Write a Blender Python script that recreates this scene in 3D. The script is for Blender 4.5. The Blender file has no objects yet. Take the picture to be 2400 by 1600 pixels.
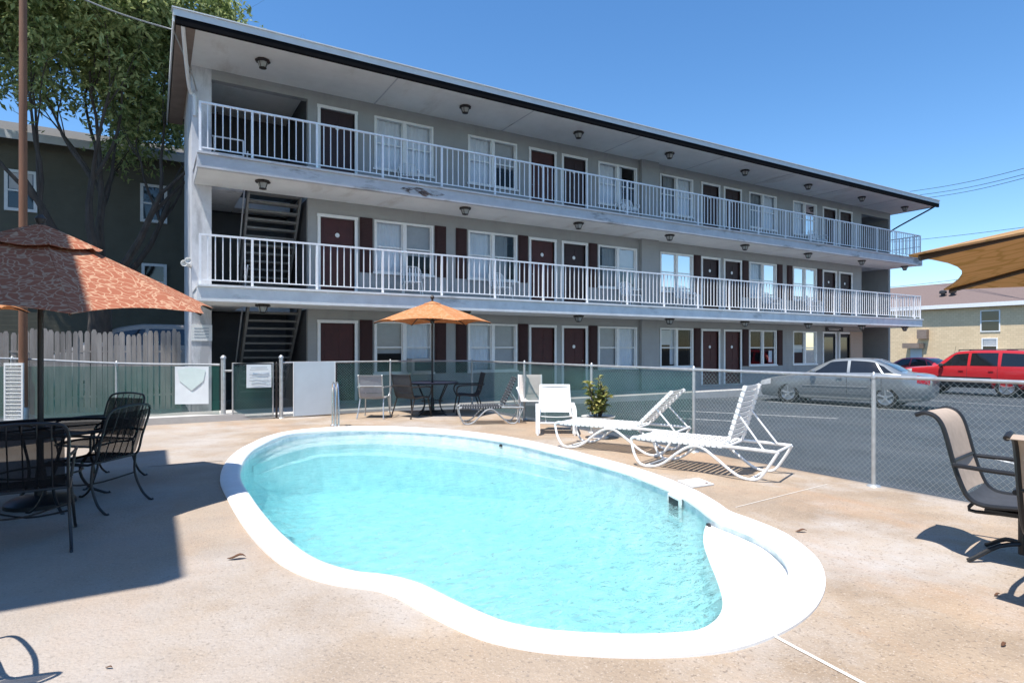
import bpy, bmesh, math, random
from mathutils import Vector, Matrix, noise
from mathutils.geometry import tessellate_polygon
random.seed(7)
R = math.radians
S = bpy.context.scene
COL = S.collection
CAM_H = 1.42
FPX = 1386.0                     # focal length in photo units (photo 2352 wide)
SA, CA = math.sin(R(30.8)), math.cos(R(30.8))

# ---------------------------------------------------------------- survey helpers
def ray(u, v):
    dx = (u - 1176) / FPX
    return Vector((SA + CA * dx, CA - SA * dx, (800 - v) / FPX))
def G(u, v, z=0.0):              # point of the photo on the level z
    d = ray(u, v); t = (z - CAM_H) / d.z
    return Vector((d.x * t, d.y * t, z))
def AT(u, v, t):                 # point of the photo at distance t
    d = ray(u, v); return Vector((d.x * t, d.y * t, CAM_H + d.z * t))

# ---------------------------------------------------------------- materials
def new_mat(name):
    m = bpy.data.materials.new(name); m.use_nodes = True
    nt = m.node_tree; b = nt.nodes['Principled BSDF']
    return m, nt, b
def mat(name, c, rough=.6, metal=0., var=.12, scale=6., bump=0., bscale=40., c2=None, spec=.4, coat=0., stretch=None):
    m, nt, b = new_mat(name)
    N, L = nt.nodes, nt.links
    tc = N.new('ShaderNodeTexCoord')
    vec = tc.outputs['Object']
    if stretch:
        mp = N.new('ShaderNodeMapping'); mp.inputs['Scale'].default_value = stretch
        L.new(vec, mp.inputs['Vector']); vec = mp.outputs['Vector']
    nz = N.new('ShaderNodeTexNoise'); nz.inputs['Scale'].default_value = scale; nz.inputs['Detail'].default_value = 6; nz.inputs['Roughness'].default_value = .62
    L.new(vec, nz.inputs['Vector'])
    rp = N.new('ShaderNodeValToRGB')
    a = c if c2 is None else c2
    rp.color_ramp.elements[0].position = .3; rp.color_ramp.elements[1].position = .7
    lo = tuple(x * (1 - var) for x in a); hi = tuple(min(1, x * (1 + var)) for x in c)
    rp.color_ramp.elements[0].color = (*lo, 1); rp.color_ramp.elements[1].color = (*hi, 1)
    L.new(nz.outputs['Fac'], rp.inputs['Fac']); L.new(rp.outputs['Color'], b.inputs['Base Color'])
    b.inputs['Roughness'].default_value = rough; b.inputs['Metallic'].default_value = metal
    b.inputs['Specular IOR Level'].default_value = spec
    b.inputs['Coat Weight'].default_value = coat
    if bump:
        n2 = N.new('ShaderNodeTexNoise'); n2.inputs['Scale'].default_value = bscale; n2.inputs['Detail'].default_value = 4
        L.new(vec, n2.inputs['Vector'])
        bp = N.new('ShaderNodeBump'); bp.inputs['Strength'].default_value = bump; bp.inputs['Distance'].default_value = .02
        L.new(n2.outputs['Fac'], bp.inputs['Height']); L.new(bp.outputs['Normal'], b.inputs['Normal'])
    return m
def add_bands(m, axis='Z', scale=4., strength=.5, dist=.02):
    """lap siding / board lines as relief"""
    nt = m.node_tree; N, L = nt.nodes, nt.links; b = N['Principled BSDF']
    tc = N.new('ShaderNodeTexCoord'); w = N.new('ShaderNodeTexWave'); w.wave_type = 'BANDS'; w.bands_direction = axis; w.wave_profile = 'SAW'
    w.inputs['Scale'].default_value = scale
    L.new(tc.outputs['Object'], w.inputs['Vector'])
    bp = N.new('ShaderNodeBump'); bp.inputs['Strength'].default_value = strength; bp.inputs['Distance'].default_value = dist
    L.new(w.outputs['Fac'], bp.inputs['Height'])
    if b.inputs['Normal'].is_linked: L.new(b.inputs['Normal'].links[0].from_socket, bp.inputs['Normal'])
    L.new(bp.outputs['Normal'], b.inputs['Normal'])
    return m
def add_stains(m, col, scale=(1.5, 1.5, .25), lo=.55, hi=.75, amt=.6, detail=8):
    """streaks or blotches of wear with a shape of their own"""
    nt = m.node_tree; N, L = nt.nodes, nt.links; b = N['Principled BSDF']
    tc = N.new('ShaderNodeTexCoord'); mp = N.new('ShaderNodeMapping'); mp.inputs['Scale'].default_value = scale; mp.inputs['Location'].default_value = (3.1, 7.7, 1.3)
    n = N.new('ShaderNodeTexNoise'); n.inputs['Scale'].default_value = 1; n.inputs['Detail'].default_value = detail; n.inputs['Roughness'].default_value = .65
    r = N.new('ShaderNodeMapRange'); r.inputs['From Min'].default_value = lo; r.inputs['From Max'].default_value = hi; r.inputs['To Max'].default_value = amt
    mx = N.new('ShaderNodeMix'); mx.data_type = 'RGBA'
    L.new(tc.outputs['Object'], mp.inputs['Vector']); L.new(mp.outputs['Vector'], n.inputs['Vector']); L.new(n.outputs['Fac'], r.inputs['Value'])
    src = b.inputs['Base Color'].links[0].from_socket
    L.new(r.outputs['Result'], mx.inputs['Factor']); L.new(src, mx.inputs['A']); mx.inputs['B'].default_value = (*col, 1)
    L.new(mx.outputs['Result'], b.inputs['Base Color'])
    return m

M = {}
M['deck'] = mat('deck_concrete', (.365, .28, .20), .9, var=.14, scale=1.1, bump=.5, bscale=45, c2=(.30, .225, .158))
add_stains(M['deck'], (.44, .40, .365), (.5, .5, .5), .48, .64, .9)
add_stains(M['deck'], (.40, .255, .155), (.9, .35, .9), .52, .68, .65)
add_stains(M['deck'], (.22, .19, .165), (.7, 1.1, 1), .56, .74, .6, 10)
add_stains(M['deck'], (.14, .11, .085), (46, 46, 46), .60, .68, .6, 2)
add_stains(M['deck'], (.56, .48, .40), (95, 95, 95), .58, .68, .5, 2)
def add_worn_side(m, col, x0, x1, amt):
    nt = m.node_tree; N, L = nt.nodes, nt.links; b = N['Principled BSDF']
    tc = N.new('ShaderNodeTexCoord'); sp = N.new('ShaderNodeSeparateXYZ'); L.new(tc.outputs['Object'], sp.inputs[0])
    nz = N.new('ShaderNodeTexNoise'); nz.inputs['Scale'].default_value = .8; nz.inputs['Detail'].default_value = 6; L.new(tc.outputs['Object'], nz.inputs['Vector'])
    ad = N.new('ShaderNodeMath'); ad.operation = 'MULTIPLY_ADD'; ad.inputs[1].default_value = 4.0; L.new(nz.outputs['Fac'], ad.inputs[0]); L.new(sp.outputs['X'], ad.inputs[2])
    r = N.new('ShaderNodeMapRange'); r.interpolation_type = 'SMOOTHSTEP'; r.inputs['From Min'].default_value = x0 + 2; r.inputs['From Max'].default_value = x1 + 2; r.inputs['To Min'].default_value = amt; r.inputs['To Max'].default_value = 0
    L.new(ad.outputs[0], r.inputs['Value'])
    mx = N.new('ShaderNodeMix'); mx.data_type = 'RGBA'; L.new(r.outputs['Result'], mx.inputs['Factor']); L.new(b.inputs['Base Color'].links[0].from_socket, mx.inputs['A']); mx.inputs['B'].default_value = (*col, 1)
    L.new(mx.outputs['Result'], b.inputs['Base Color'])
add_worn_side(M['deck'], (.36, .315, .275), -1.2, 2.2, .6)
M['asphalt'] = mat('asphalt', (.052, .064, .076), .9, var=.22, scale=1.6, bump=.4, bscale=90)
add_stains(M['asphalt'], (.10, .108, .115), (.35, .12, .3), .5, .7, .6)
M['sidewalk'] = mat('sidewalk_concrete', (.50, .48, .45), .85, var=.1, scale=3, bump=.2)
M['coping'] = mat('coping_white', (.82, .81, .785), .55, var=.05, scale=5, bump=.08)
add_stains(M['coping'], (.60, .56, .50), (2.5, 2.5, 2.5), .6, .8, .5)
M['pool'] = mat('pool_plaster_caustics', (.93, .94, .93), .6, var=.04, scale=5.5, c2=(.50, .66, .68))  # white and cyan blotches paint caustic light into the plaster colour
M['stripe'] = mat('road_paint_white', (.62, .62, .60), .8, var=.2, scale=9)
add_stains(M['stripe'], (.13, .135, .14), (14, 14, 14), .5, .6, .85)
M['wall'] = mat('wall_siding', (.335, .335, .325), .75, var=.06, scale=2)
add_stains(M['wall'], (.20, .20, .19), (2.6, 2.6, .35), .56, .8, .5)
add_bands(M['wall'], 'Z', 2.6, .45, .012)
M['wallw'] = mat('wall_peeling_white', (.62, .62, .63), .8, var=.08, scale=5)
add_stains(M['wallw'], (.30, .30, .31), (2.2, 2.2, .6), .5, .62, .7)
M['soffit'] = mat('soffit_panel', (.76, .755, .72), .8, var=.07, scale=1.2)
add_stains(M['soffit'], (.40, .33, .24), (1.2, .35, 1), .57, .75, .55)
add_bands(M['soffit'], 'X', 1.6, .3, .01)
M['slab'] = mat('slab_fascia', (.52, .52, .53), .8, var=.1, scale=3)  # darker twin; on the upper slab edge its tone stands in for shade
add_stains(M['slab'], (.20, .19, .18), (.8, 1, 2.5), .57, .66, .75)
M['slab_lit'] = mat('slab_fascia_lit', (.74, .74, .73), .8, var=.1, scale=3)  # paler twin: light falling on the lower slab edge put into the colour
add_stains(M['slab_lit'], (.30, .29, .28), (.8, 1, 2.5), .6, .7, .6)
M['spall'] = mat('spalled_edge', (.12, .085, .07), .9, var=.5, scale=9)
add_stains(M['spall'], (.45, .45, .45), (3.5, 3.5, 7), .44, .56, 1.)
M['fascia'] = mat('roof_fascia', (.60, .62, .63), .6, var=.06, scale=3)
M['gutter'] = mat('dark_gutter', (.006, .006, .007), .95, var=.2, spec=.1)
M['brownsoffit'] = mat('brown_soffit', (.24, .185, .15), .8, var=.15, scale=3)
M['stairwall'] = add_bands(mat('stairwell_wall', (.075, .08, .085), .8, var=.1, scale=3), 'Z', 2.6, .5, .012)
M['trim'] = mat('trim_white', (.80, .80, .78), .55, var=.05, scale=8)
M['rail'] = mat('rail_white', (.82, .82, .83), .5, var=.05, scale=10)
M['door'] = mat('door_maroon', (.060, .013, .012), .5, var=.18, scale=4)
M['door2'] = mat('door_dark_maroon', (.028, .010, .011), .5, var=.18, scale=4)
M['shutter'] = add_bands(mat('shutter_maroon', (.036, .011, .012), .6, var=.15, scale=6), 'Z', 8, .6, .02)
M['curtain'] = mat('curtain_pale', (.84, .86, .90), .9, var=.06, scale=3)
M['curtain2'] = mat('curtain_grey', (.38, .39, .40), .9, var=.1, scale=3)
M['blind'] = add_bands(mat('blind_slats', (.70, .71, .72), .8, var=.05), 'Z', 9, .8, .03)
M['room'] = mat('room_dark', (.06, .06, .065), .9)
M['black'] = mat('black_metal', (.016, .017, .019), .42, var=.2, scale=12)
M['bronze'] = mat('dark_bronze_metal', (.035, .028, .024), .45, var=.2, scale=12)
M['white_metal'] = mat('white_powder_coat', (.80, .80, .79), .4, var=.06, scale=9)
M['strap'] = mat('white_vinyl_strap', (.80, .79, .76), .45, var=.06, scale=9)
M['galv'] = mat('galvanised_steel', (.48, .49, .49), .42, .55, var=.15, scale=14)
M['wire'] = mat('fence_wire', (.33, .36, .36), .5, .3, var=.15, scale=14)
M['sling'] = mat('sling_tan', (.40, .31, .24), .8, var=.1, scale=18, bump=.15, bscale=300)
M['slingdark'] = mat('sling_charcoal', (.045, .048, .055), .75, var=.15, scale=18)
M['slingbeige'] = mat('sling_beige', (.68, .60, .55), .8, var=.06, scale=18)
M['slinggrey'] = mat('sling_grey', (.27, .27, .29), .8, var=.08, scale=18)
M['steel'] = mat('polished_steel', (.62, .63, .64), .22, .9, var=.05)
M['sign'] = mat('sign_white', (.70, .74, .76), .5, var=.05, scale=4)
M['signgreen'] = mat('sign_pale_green', (.60, .70, .68), .5, var=.06, scale=5)
M['signline'] = mat('sign_grey_lines', (.42, .46, .49), .6, var=.05)
M['board'] = mat('board_pale_blue', (.54, .60, .64), .5, var=.05, scale=2.5)
M['wood'] = mat('weathered_pickets', (.30, .27, .245), .9, var=.35, scale=5, stretch=(1, 1, .12), bump=.3, bscale=20)
M['pole'] = mat('brown_pole', (.19, .095, .055), .7, var=.3, scale=5, stretch=(1, 1, .1))
M['bark'] = mat('bark', (.075, .062, .052), .95, var=.35, scale=6, bump=.5, bscale=22, stretch=(1, 1, .3))
M['tread'] = mat('stair_grey', (.20, .20, .195), .8, var=.15)
M['olive'] = add_bands(mat('olive_siding', (.125, .118, .088), .85, var=.1, scale=2), 'Z', 2.2, .4, .02)
M['shingle'] = mat('brown_shingles', (.17, .125, .112), .9, var=.2, scale=14, bump=.3)
M['greyshingle'] = mat('grey_shingles', (.11, .105, .095), .9, var=.2, scale=14, bump=.3)
M['silver'] = mat('silver_car_paint', (.27, .29, .30), .3, .5, var=.02, coat=.6)
M['red'] = mat('red_car_paint', (.50, .022, .028), .3, .1, var=.03, coat=.7)
M['darkred'] = mat('dark_red_car_paint', (.50, .03, .04), .3, .1, var=.03, coat=.7)
M['greycar'] = mat('grey_vehicle_paint', (.36, .34, .32), .8, 0, var=.08)
M['cladding'] = mat('dark_cladding', (.035, .035, .038), .6, var=.1)
M['tyre'] = mat('tyre_rubber', (.018, .018, .018), .8, var=.2)
M['rim'] = mat('alloy_rim', (.62, .63, .64), .3, .8, var=.05)
M['carglass'] = mat('car_glass', (.012, .014, .016), .06, var=.1, spec=.8)
M['pot'] = mat('pot_pale_glaze', (.62, .60, .57), .5, var=.08)
M['soil'] = mat('soil', (.05, .035, .025), .95)
M['deadleaf'] = mat('dead_leaf', (.11, .05, .025), .8, var=.3, scale=30)
M['plate'] = mat('white_plastic', (.75, .75, .73), .4, var=.04)
M['lampglass'] = mat('frosted_lamp_glass', (.35, .36, .35), .25, var=.1)
M['ac'] = add_bands(mat('ac_beige', (.42, .41, .39), .6, var=.06), 'Z', 9, .5, .02)
M['joint'] = mat('pale_joint', (.74, .69, .62), .85, var=.08)
M['crack'] = mat('dark_joint', (.09, .075, .06), .95)
M['cable'] = mat('cable_black', (.03, .035, .045), .6)
M['cablepale'] = mat('cable_grey', (.32, .32, .31), .6)
M['redlamp'] = mat('tail_lamp_red', (.35, .01, .012), .2, var=.05, coat=.5)
M['headlamp'] = mat('head_lamp', (.7, .72, .74), .12, .3, var=.05)

def brick_mat():
    m, nt, b = new_mat('tan_brick'); N, L = nt.nodes, nt.links
    tc = N.new('ShaderNodeTexCoord'); sp = N.new('ShaderNodeSeparateXYZ'); cb = N.new('ShaderNodeCombineXYZ')
    L.new(tc.outputs['Object'], sp.inputs[0]); L.new(sp.outputs['Y'], cb.inputs['X']); L.new(sp.outputs['Z'], cb.inputs['Y'])
    br = N.new('ShaderNodeTexBrick'); br.inputs['Scale'].default_value = 1.3
    br.inputs['Color1'].default_value = (.74, .57, .36, 1); br.inputs['Color2'].default_value = (.66, .50, .31, 1); br.inputs['Mortar'].default_value = (.58, .45, .28, 1)
    L.new(cb.outputs[0], br.inputs['Vector']); L.new(br.outputs['Color'], b.inputs['Base Color']); b.inputs['Roughness'].default_value = .85
    return m
M['brick'] = brick_mat()

def glass_mat(name, tint=(.93, .95, .96)):
    m = bpy.data.materials.new(name); m.use_nodes = True
    nt = m.node_tree; N, L = nt.nodes, nt.links
    N.remove(N['Principled BSDF']); out = N['Material Output']
    t = N.new('ShaderNodeBsdfTransparent'); t.inputs['Color'].default_value = (*tint, 1)
    g = N.new('ShaderNodeBsdfGlossy'); g.inputs['Roughness'].default_value = .03
    f = N.new('ShaderNodeFresnel'); f.inputs['IOR'].default_value = 1.42
    mx = N.new('ShaderNodeMixShader'); L.new(f.outputs[0], mx.inputs[0]); L.new(t.outputs[0], mx.inputs[1]); L.new(g.outputs[0], mx.inputs[2])
    L.new(mx.outputs[0], out.inputs['Surface'])
    return m
M['glass'] = glass_mat('window_glass')

def screen_mat(name, col, cover):
    m = bpy.data.materials.new(name); m.use_nodes = True
    nt = m.node_tree; N, L = nt.nodes, nt.links
    N.remove(N['Principled BSDF']); out = N['Material Output']
    t = N.new('ShaderNodeBsdfTransparent')
    d = N.new('ShaderNodeBsdfDiffuse'); tl = N.new('ShaderNodeBsdfTranslucent')
    tc = N.new('ShaderNodeTexCoord'); nz = N.new('ShaderNodeTexNoise'); nz.inputs['Scale'].default_value = 1.3; nz.inputs['Detail'].default_value = 5
    L.new(tc.outputs['Object'], nz.inputs['Vector'])
    rp = N.new('ShaderNodeMapRange'); rp.inputs['From Min'].default_value = .3; rp.inputs['From Max'].default_value = .7
    rp.inputs['To Min'].default_value = cover * .78; rp.inputs['To Max'].default_value = min(1, cover * 1.22)
    L.new(nz.outputs['Fac'], rp.inputs['Value'])
    d.inputs['Color'].default_value = (*col, 1); tl.inputs['Color'].default_value = (*col, 1)
    m1 = N.new('ShaderNodeMixShader'); m1.inputs[0].default_value = .35; L.new(d.outputs[0], m1.inputs[1]); L.new(tl.outputs[0], m1.inputs[2])
    m2 = N.new('ShaderNodeMixShader'); L.new(rp.outputs['Result'], m2.inputs[0]); L.new(t.outputs[0], m2.inputs[1]); L.new(m1.outputs[0], m2.inputs[2])
    L.new(m2.outputs[0], out.inputs['Surface'])
    return m
M['screen'] = screen_mat('green_screen_mesh', (.03, .15, .125), .5)
M['screenthin'] = screen_mat('thin_green_screen_mesh', (.09, .16, .16), .13)
M['mesh'] = screen_mat('black_wire_mesh', (.02, .02, .022), .62)

def fabric_mat(name, c, c2, under, pattern=True, scale=8.5, through=.3):
    """patterned canopy cloth: leafy scrolls from warped voronoi edges; lets some light through"""
    m = bpy.data.materials.new(name); m.use_nodes = True
    nt = m.node_tree; N, L = nt.nodes, nt.links
    N.remove(N['Principled BSDF']); out = N['Material Output']
    tc = N.new('ShaderNodeTexCoord'); nz = N.new('ShaderNodeTexNoise'); nz.inputs['Scale'].default_value = 5; nz.inputs['Detail'].default_value = 2
    L.new(tc.outputs['Object'], nz.inputs['Vector'])
    mxv = N.new('ShaderNodeMix'); mxv.data_type = 'RGBA'; mxv.inputs['Factor'].default_value = .22
    L.new(tc.outputs['Object'], mxv.inputs['A']); L.new(nz.outputs['Color'], mxv.inputs['B'])
    vo = N.new('ShaderNodeTexVoronoi'); vo.feature = 'DISTANCE_TO_EDGE'; vo.inputs['Scale'].default_value = scale
    L.new(mxv.outputs['Result'], vo.inputs['Vector'])
    r = N.new('ShaderNodeMapRange'); r.inputs['From Min'].default_value = .03; r.inputs['From Max'].default_value = .09
    r.inputs['To Min'].default_value = .75 if pattern else .2; r.inputs['To Max'].default_value = 0
    L.new(vo.outputs['Distance'], r.inputs['Value'])
    mc = N.new('ShaderNodeMix'); mc.data_type = 'RGBA'; mc.inputs['A'].default_value = (*c, 1); mc.inputs['B'].default_value = (*c2, 1)
    L.new(r.outputs['Result'], mc.inputs['Factor'])
    d = N.new('ShaderNodeBsdfDiffuse'); L.new(mc.outputs['Result'], d.inputs['Color'])
    tl = N.new('ShaderNodeBsdfTranslucent')
    mt = N.new('ShaderNodeMix'); mt.data_type = 'RGBA'; mt.inputs['Factor'].default_value = .7; L.new(mc.outputs['Result'], mt.inputs['A']); mt.inputs['B'].default_value = (*under, 1)
    L.new(mt.outputs['Result'], tl.inputs['Color'])
    mx = N.new('ShaderNodeMixShader'); mx.inputs[0].default_value = through
    L.new(d.outputs[0], mx.inputs[1]); L.new(tl.outputs[0], mx.inputs[2]); L.new(mx.outputs[0], out.inputs['Surface'])
    return m
M['canopy_red'] = fabric_mat('canopy_terracotta', (.40, .15, .09), (.62, .40, .26), (.42, .2, .1), True, 15, .15)
M['canopy_orange'] = fabric_mat('canopy_orange', (.62, .27, .12), (.70, .42, .24), (.55, .3, .1))
M['canopy_tan'] = fabric_mat('canopy_ochre', (.56, .36, .2), (.36, .24, .10), (.42, .29, .07), True, 13, .38)

def leaf_mat(name, a, b_):
    m, nt, b = new_mat(name); N, L = nt.nodes, nt.links
    g = N.new('ShaderNodeNewGeometry'); rp = N.new('ShaderNodeValToRGB')
    rp.color_ramp.elements[0].color = (*a, 1); rp.color_ramp.elements[1].color = (*b_, 1)
    L.new(g.outputs['Random Per Island'], rp.inputs['Fac']); L.new(rp.outputs['Color'], b.inputs['Base Color'])
    b.inputs['Roughness'].default_value = .45; b.inputs['Specular IOR Level'].default_value = .5
    tl = N.new('ShaderNodeBsdfTranslucent'); L.new(rp.outputs['Color'], tl.inputs['Color'])
    mx = N.new('ShaderNodeMixShader'); mx.inputs[0].default_value = .35
    L.new(b.outputs[0], mx.inputs[1]); L.new(tl.outputs[0], mx.inputs[2]); L.new(mx.outputs[0], N['Material Output'].inputs['Surface'])
    return m
M['leaf'] = leaf_mat('tree_leaves', (.11, .17, .05), (.50, .56, .24))
M['croton'] = leaf_mat('variegated_leaves', (.06, .11, .02), (.55, .48, .16))

# ---------------------------------------------------------------- mesh builder
class MB:
    def __init__(s): s.v = []; s.f = []
    def add(s, vs, fs):
        o = len(s.v); s.v += [tuple(p) for p in vs]; s.f += [tuple(i + o for i in f) for f in fs]; return s
    def box(s, x0, x1, y0, y1, z0, z1):
        return s.add([(x0, y0, z0), (x1, y0, z0), (x1, y1, z0), (x0, y1, z0), (x0, y0, z1), (x1, y0, z1), (x1, y1, z1), (x0, y1, z1)],
                     [(3, 2, 1, 0), (4, 5, 6, 7), (0, 1, 5, 4), (1, 2, 6, 5), (2, 3, 7, 6), (3, 0, 4, 7)])
    def bar(s, a, b, w, h, up=(0, 0, 1)):
        a, b = Vector(a), Vector(b); d = (b - a).normalized(); up = Vector(up)
        if abs(d.dot(up)) > .98: up = Vector((0, 1, 0))
        sx = d.cross(up).normalized() * (w / 2); sz = sx.cross(d).normalized() * (h / 2)
        vs = [a - sx - sz, a + sx - sz, a + sx + sz, a - sx + sz, b - sx - sz, b + sx - sz, b + sx + sz, b - sx + sz]
        return s.add(vs, [(0, 1, 2, 3), (7, 6, 5, 4), (4, 5, 1, 0), (5, 6, 2, 1), (6, 7, 3, 2), (7, 4, 0, 3)])
    def tube(s, pts, r, n=6, closed=False):
        pts = [Vector(p) for p in pts]; rs = r if isinstance(r, (list, tuple)) else [r] * len(pts)
        k = len(pts); rings = []; ref = None
        for i, p in enumerate(pts):
            a = pts[i - 1] if (i > 0 or closed) else p; b = pts[(i + 1) % k] if (i < k - 1 or closed) else p
            d = (b - a).normalized() if (b - a).length > 1e-9 else Vector((0, 0, 1))
            if ref is None: ref = Vector((0, 0, 1)) if abs(d.z) < .9 else Vector((1, 0, 0))
            x = (ref - d * ref.dot(d))
            if x.length < 1e-4: x = d.orthogonal()
            x.normalize(); y = d.cross(x); ref = x
            rings.append([p + (x * math.cos(q * 2 * math.pi / n) + y * math.sin(q * 2 * math.pi / n)) * rs[i] for q in range(n)])
        vs = [p for rg in rings for p in rg]; fs = []
        for i in range(k if closed else k - 1):
            j = (i + 1) % k
            for q in range(n): fs.append((i * n + q, i * n + (q + 1) % n, j * n + (q + 1) % n, j * n + q))
        if not closed: fs += [tuple(range(n))[::-1], tuple((k - 1) * n + q for q in range(n))]
        return s.add(vs, fs)
    def lathe(s, prof, c=(0, 0, 0), n=16, axis='z', cap=True):
        vs = []; c = Vector(c)
        for (r, z) in prof:
            for q in range(n):
                a = 2 * math.pi * q / n; p = (r * math.cos(a), r * math.sin(a), z)
                if axis == 'y': p = (p[0], p[2], p[1])
                vs.append(c + Vector(p))
        fs = []
        for i in range(len(prof) - 1):
            for q in range(n): fs.append((i * n + q, i * n + (q + 1) % n, (i + 1) * n + (q + 1) % n, (i + 1) * n + q))
        if cap: fs += [tuple(range(n))[::-1], tuple((len(prof) - 1) * n + q for q in range(n))]
        return s.add(vs, fs)
    def prism(s, poly, z0, z1):
        n = len(poly)
        vs = [(p[0], p[1], z0) for p in poly] + [(p[0], p[1], z1) for p in poly]
        return s.add(vs, [tuple(range(n))[::-1], tuple(range(n, 2 * n))] + [(i, (i + 1) % n, n + (i + 1) % n, n + i) for i in range(n)])
    def sheet(s, rows, thick=0.):
        a, b = len(rows), len(rows[0]); rows = [[Vector(p) for p in r] for r in rows]
        vs = [p for r in rows for p in r]; fs = [(i * b + j, i * b + j + 1, (i + 1) * b + j + 1, (i + 1) * b + j) for i in range(a - 1) for j in range(b - 1)]
        if thick:
            o = len(vs)
            for i in range(a):
                for j in range(b):
                    du = rows[min(i + 1, a - 1)][j] - rows[max(i - 1, 0)][j]; dv = rows[i][min(j + 1, b - 1)] - rows[i][max(j - 1, 0)]
                    nn = du.cross(dv); nn = nn.normalized() if nn.length > 1e-9 else Vector((0, 0, 1))
                    vs.append(rows[i][j] + nn * thick)
            fs += [tuple(q + o for q in f[::-1]) for f in fs[:]]
            ed = [(i * b, (i + 1) * b) for i in range(a - 1)] + [((i + 1) * b + b - 1, i * b + b - 1) for i in range(a - 1)]
            ed += [(j + 1, j) for j in range(b - 1)] + [((a - 1) * b + j, (a - 1) * b + j + 1) for j in range(b - 1)]
            fs += [(p, q, q + o, p + o) for p, q in ed]
        return s.add(vs, fs)
    def build(s, name, m, parent=None, smooth=False, world=False):
        me = bpy.data.meshes.new(name); me.from_pydata(s.v, [], s.f); me.validate()
        bm = bmesh.new(); bm.from_mesh(me); bmesh.ops.recalc_face_normals(bm, faces=bm.faces); bm.to_mesh(me); bm.free()
        o = bpy.data.objects.new(name, me); COL.objects.link(o)
        if m: me.materials.append(m)
        if smooth:
            me.polygons.foreach_set('use_smooth', [True] * len(me.polygons))
            try: me.set_sharp_from_angle(angle=R(40))
            except Exception: pass
        if parent:
            o.parent = parent
            if world:
                c = Matrix.Identity(4); p = parent
                while p: c = p.matrix_basis @ c; c = p.matrix_parent_inverse @ c if p.parent else c; p = p.parent
                o.matrix_parent_inverse = c.inverted()
        return o
def tag(o, label=None, cat=None, group=None, kind=None):
    if label: o['label'] = label
    if cat: o['category'] = cat
    if group: o['group'] = group
    if kind: o['kind'] = kind
    return o
def thing(name, label, cat, loc=(0, 0, 0), rz=0., group=None):
    o = bpy.data.objects.new(name, None); COL.objects.link(o); o.empty_display_size = .2
    o.location = loc; o.rotation_euler = (0, 0, rz)
    return tag(o, label, cat, group)
def copy_tree(o, parent=None):
    c = o.copy(); COL.objects.link(c)
    if parent: c.parent = parent
    for ch in [x for x in S.objects if x.parent == o]: copy_tree(ch, c)
    return c
def dup(o, loc, rz, label, group=None):
    c = copy_tree(o); c.location = loc; c.rotation_euler = (0, 0, rz); c['label'] = label
    if group: c['group'] = group
    return c
def catmull(pts, n, closed=True):
    pts = [Vector(p) for p in pts]; k = len(pts); out = []
    segs = k if closed else k - 1
    for i in range(segs):
        if closed: p0, p1, p2, p3 = pts[i - 1], pts[i], pts[(i + 1) % k], pts[(i + 2) % k]
        else: p0, p1, p2, p3 = pts[max(i - 1, 0)], pts[i], pts[i + 1], pts[min(i + 2, k - 1)]
        for j in range(n):
            t = j / n
            out.append(.5 * ((2 * p1) + (p2 - p0) * t + (2 * p0 - 5 * p1 + 4 * p2 - p3) * t * t + (3 * p1 - p0 - 3 * p2 + p3) * t ** 3))
    if not closed: out.append(pts[-1])
    return out
def smooth_path(pts, n=5): return catmull(pts, n, False)

# ================================================================ GROUND, DECK, POOL
DX0, DX1, DY0, DY1 = -14., 6.48, -9., 13.25
def zlot(x): return -.16 - .0125 * min(max(x - 6.4, 0), 26)
def GL(u, v):                    # point of the photo on the gently falling car park
    z = -.2
    for _ in range(12): z = zlot(G(u, v, z).x)
    return G(u, v, z)
g = MB(); BIG = 900
for (x0, x1, y0, y1) in ((-BIG, DX0 + .1, -BIG, BIG), (32.4, BIG, -BIG, BIG), (DX0 + .1, DX1 - .1, DY1 - .1, BIG), (DX0 + .1, DX1 - .1, -BIG, DY0 + .1), (DX1 - .1, 32.4, -BIG, BIG)):
    g.add([(x0, y0, zlot(x0)), (x1, y0, zlot(x1)), (x1, y1, zlot(x1)), (x0, y1, zlot(x0))], [(0, 1, 2, 3)])
tag(g.build('ground', M['asphalt']), kind='structure')

pool_px = [(505, 1098), (523, 1142), (552, 1192), (590, 1240), (640, 1284), (700, 1314), (775, 1334), (850, 1343), (905, 1359), (960, 1388), (1030, 1424), (1110, 1457), (1220, 1481),
           (1340, 1492), (1470, 1497), (1590, 1493), (1690, 1480), (1770, 1454), (1830, 1424), (1875, 1385), (1896, 1338), (1888, 1292), (1858, 1256), (1805, 1220), (1740, 1193),
           (1682, 1172), (1655, 1154), (1610, 1128), (1550, 1102), (1470, 1074), (1390, 1052), (1300, 1029), (1200, 1007), (1100, 992), (1000, 983), (900, 978), (800, 978), (715, 983), (650, 991), (605, 1003),
           (580, 1014), (545, 1032), (517, 1060)]
pool_out = [Vector((p.x, p.y)) for p in (G(u, v, .03) for u, v in pool_px)]
pool_out = catmull(pool_out, 4)
def area(p): return sum(p[i - 1].x * p[i].y - p[i].x * p[i - 1].y for i in range(len(p))) / 2
if area(pool_out) < 0: pool_out.reverse()
def offset(poly, d):                         # inwards for a counter-clockwise outline
    n = len(poly); out = []
    for i in range(n):
        t = (poly[(i + 1) % n] - poly[i - 1]).normalized(); out.append(poly[i] + Vector((-t.y, t.x)) * d)
    return out
NP = len(pool_out)
COPW = .205
pool_in = offset(pool_out, COPW)

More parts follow.
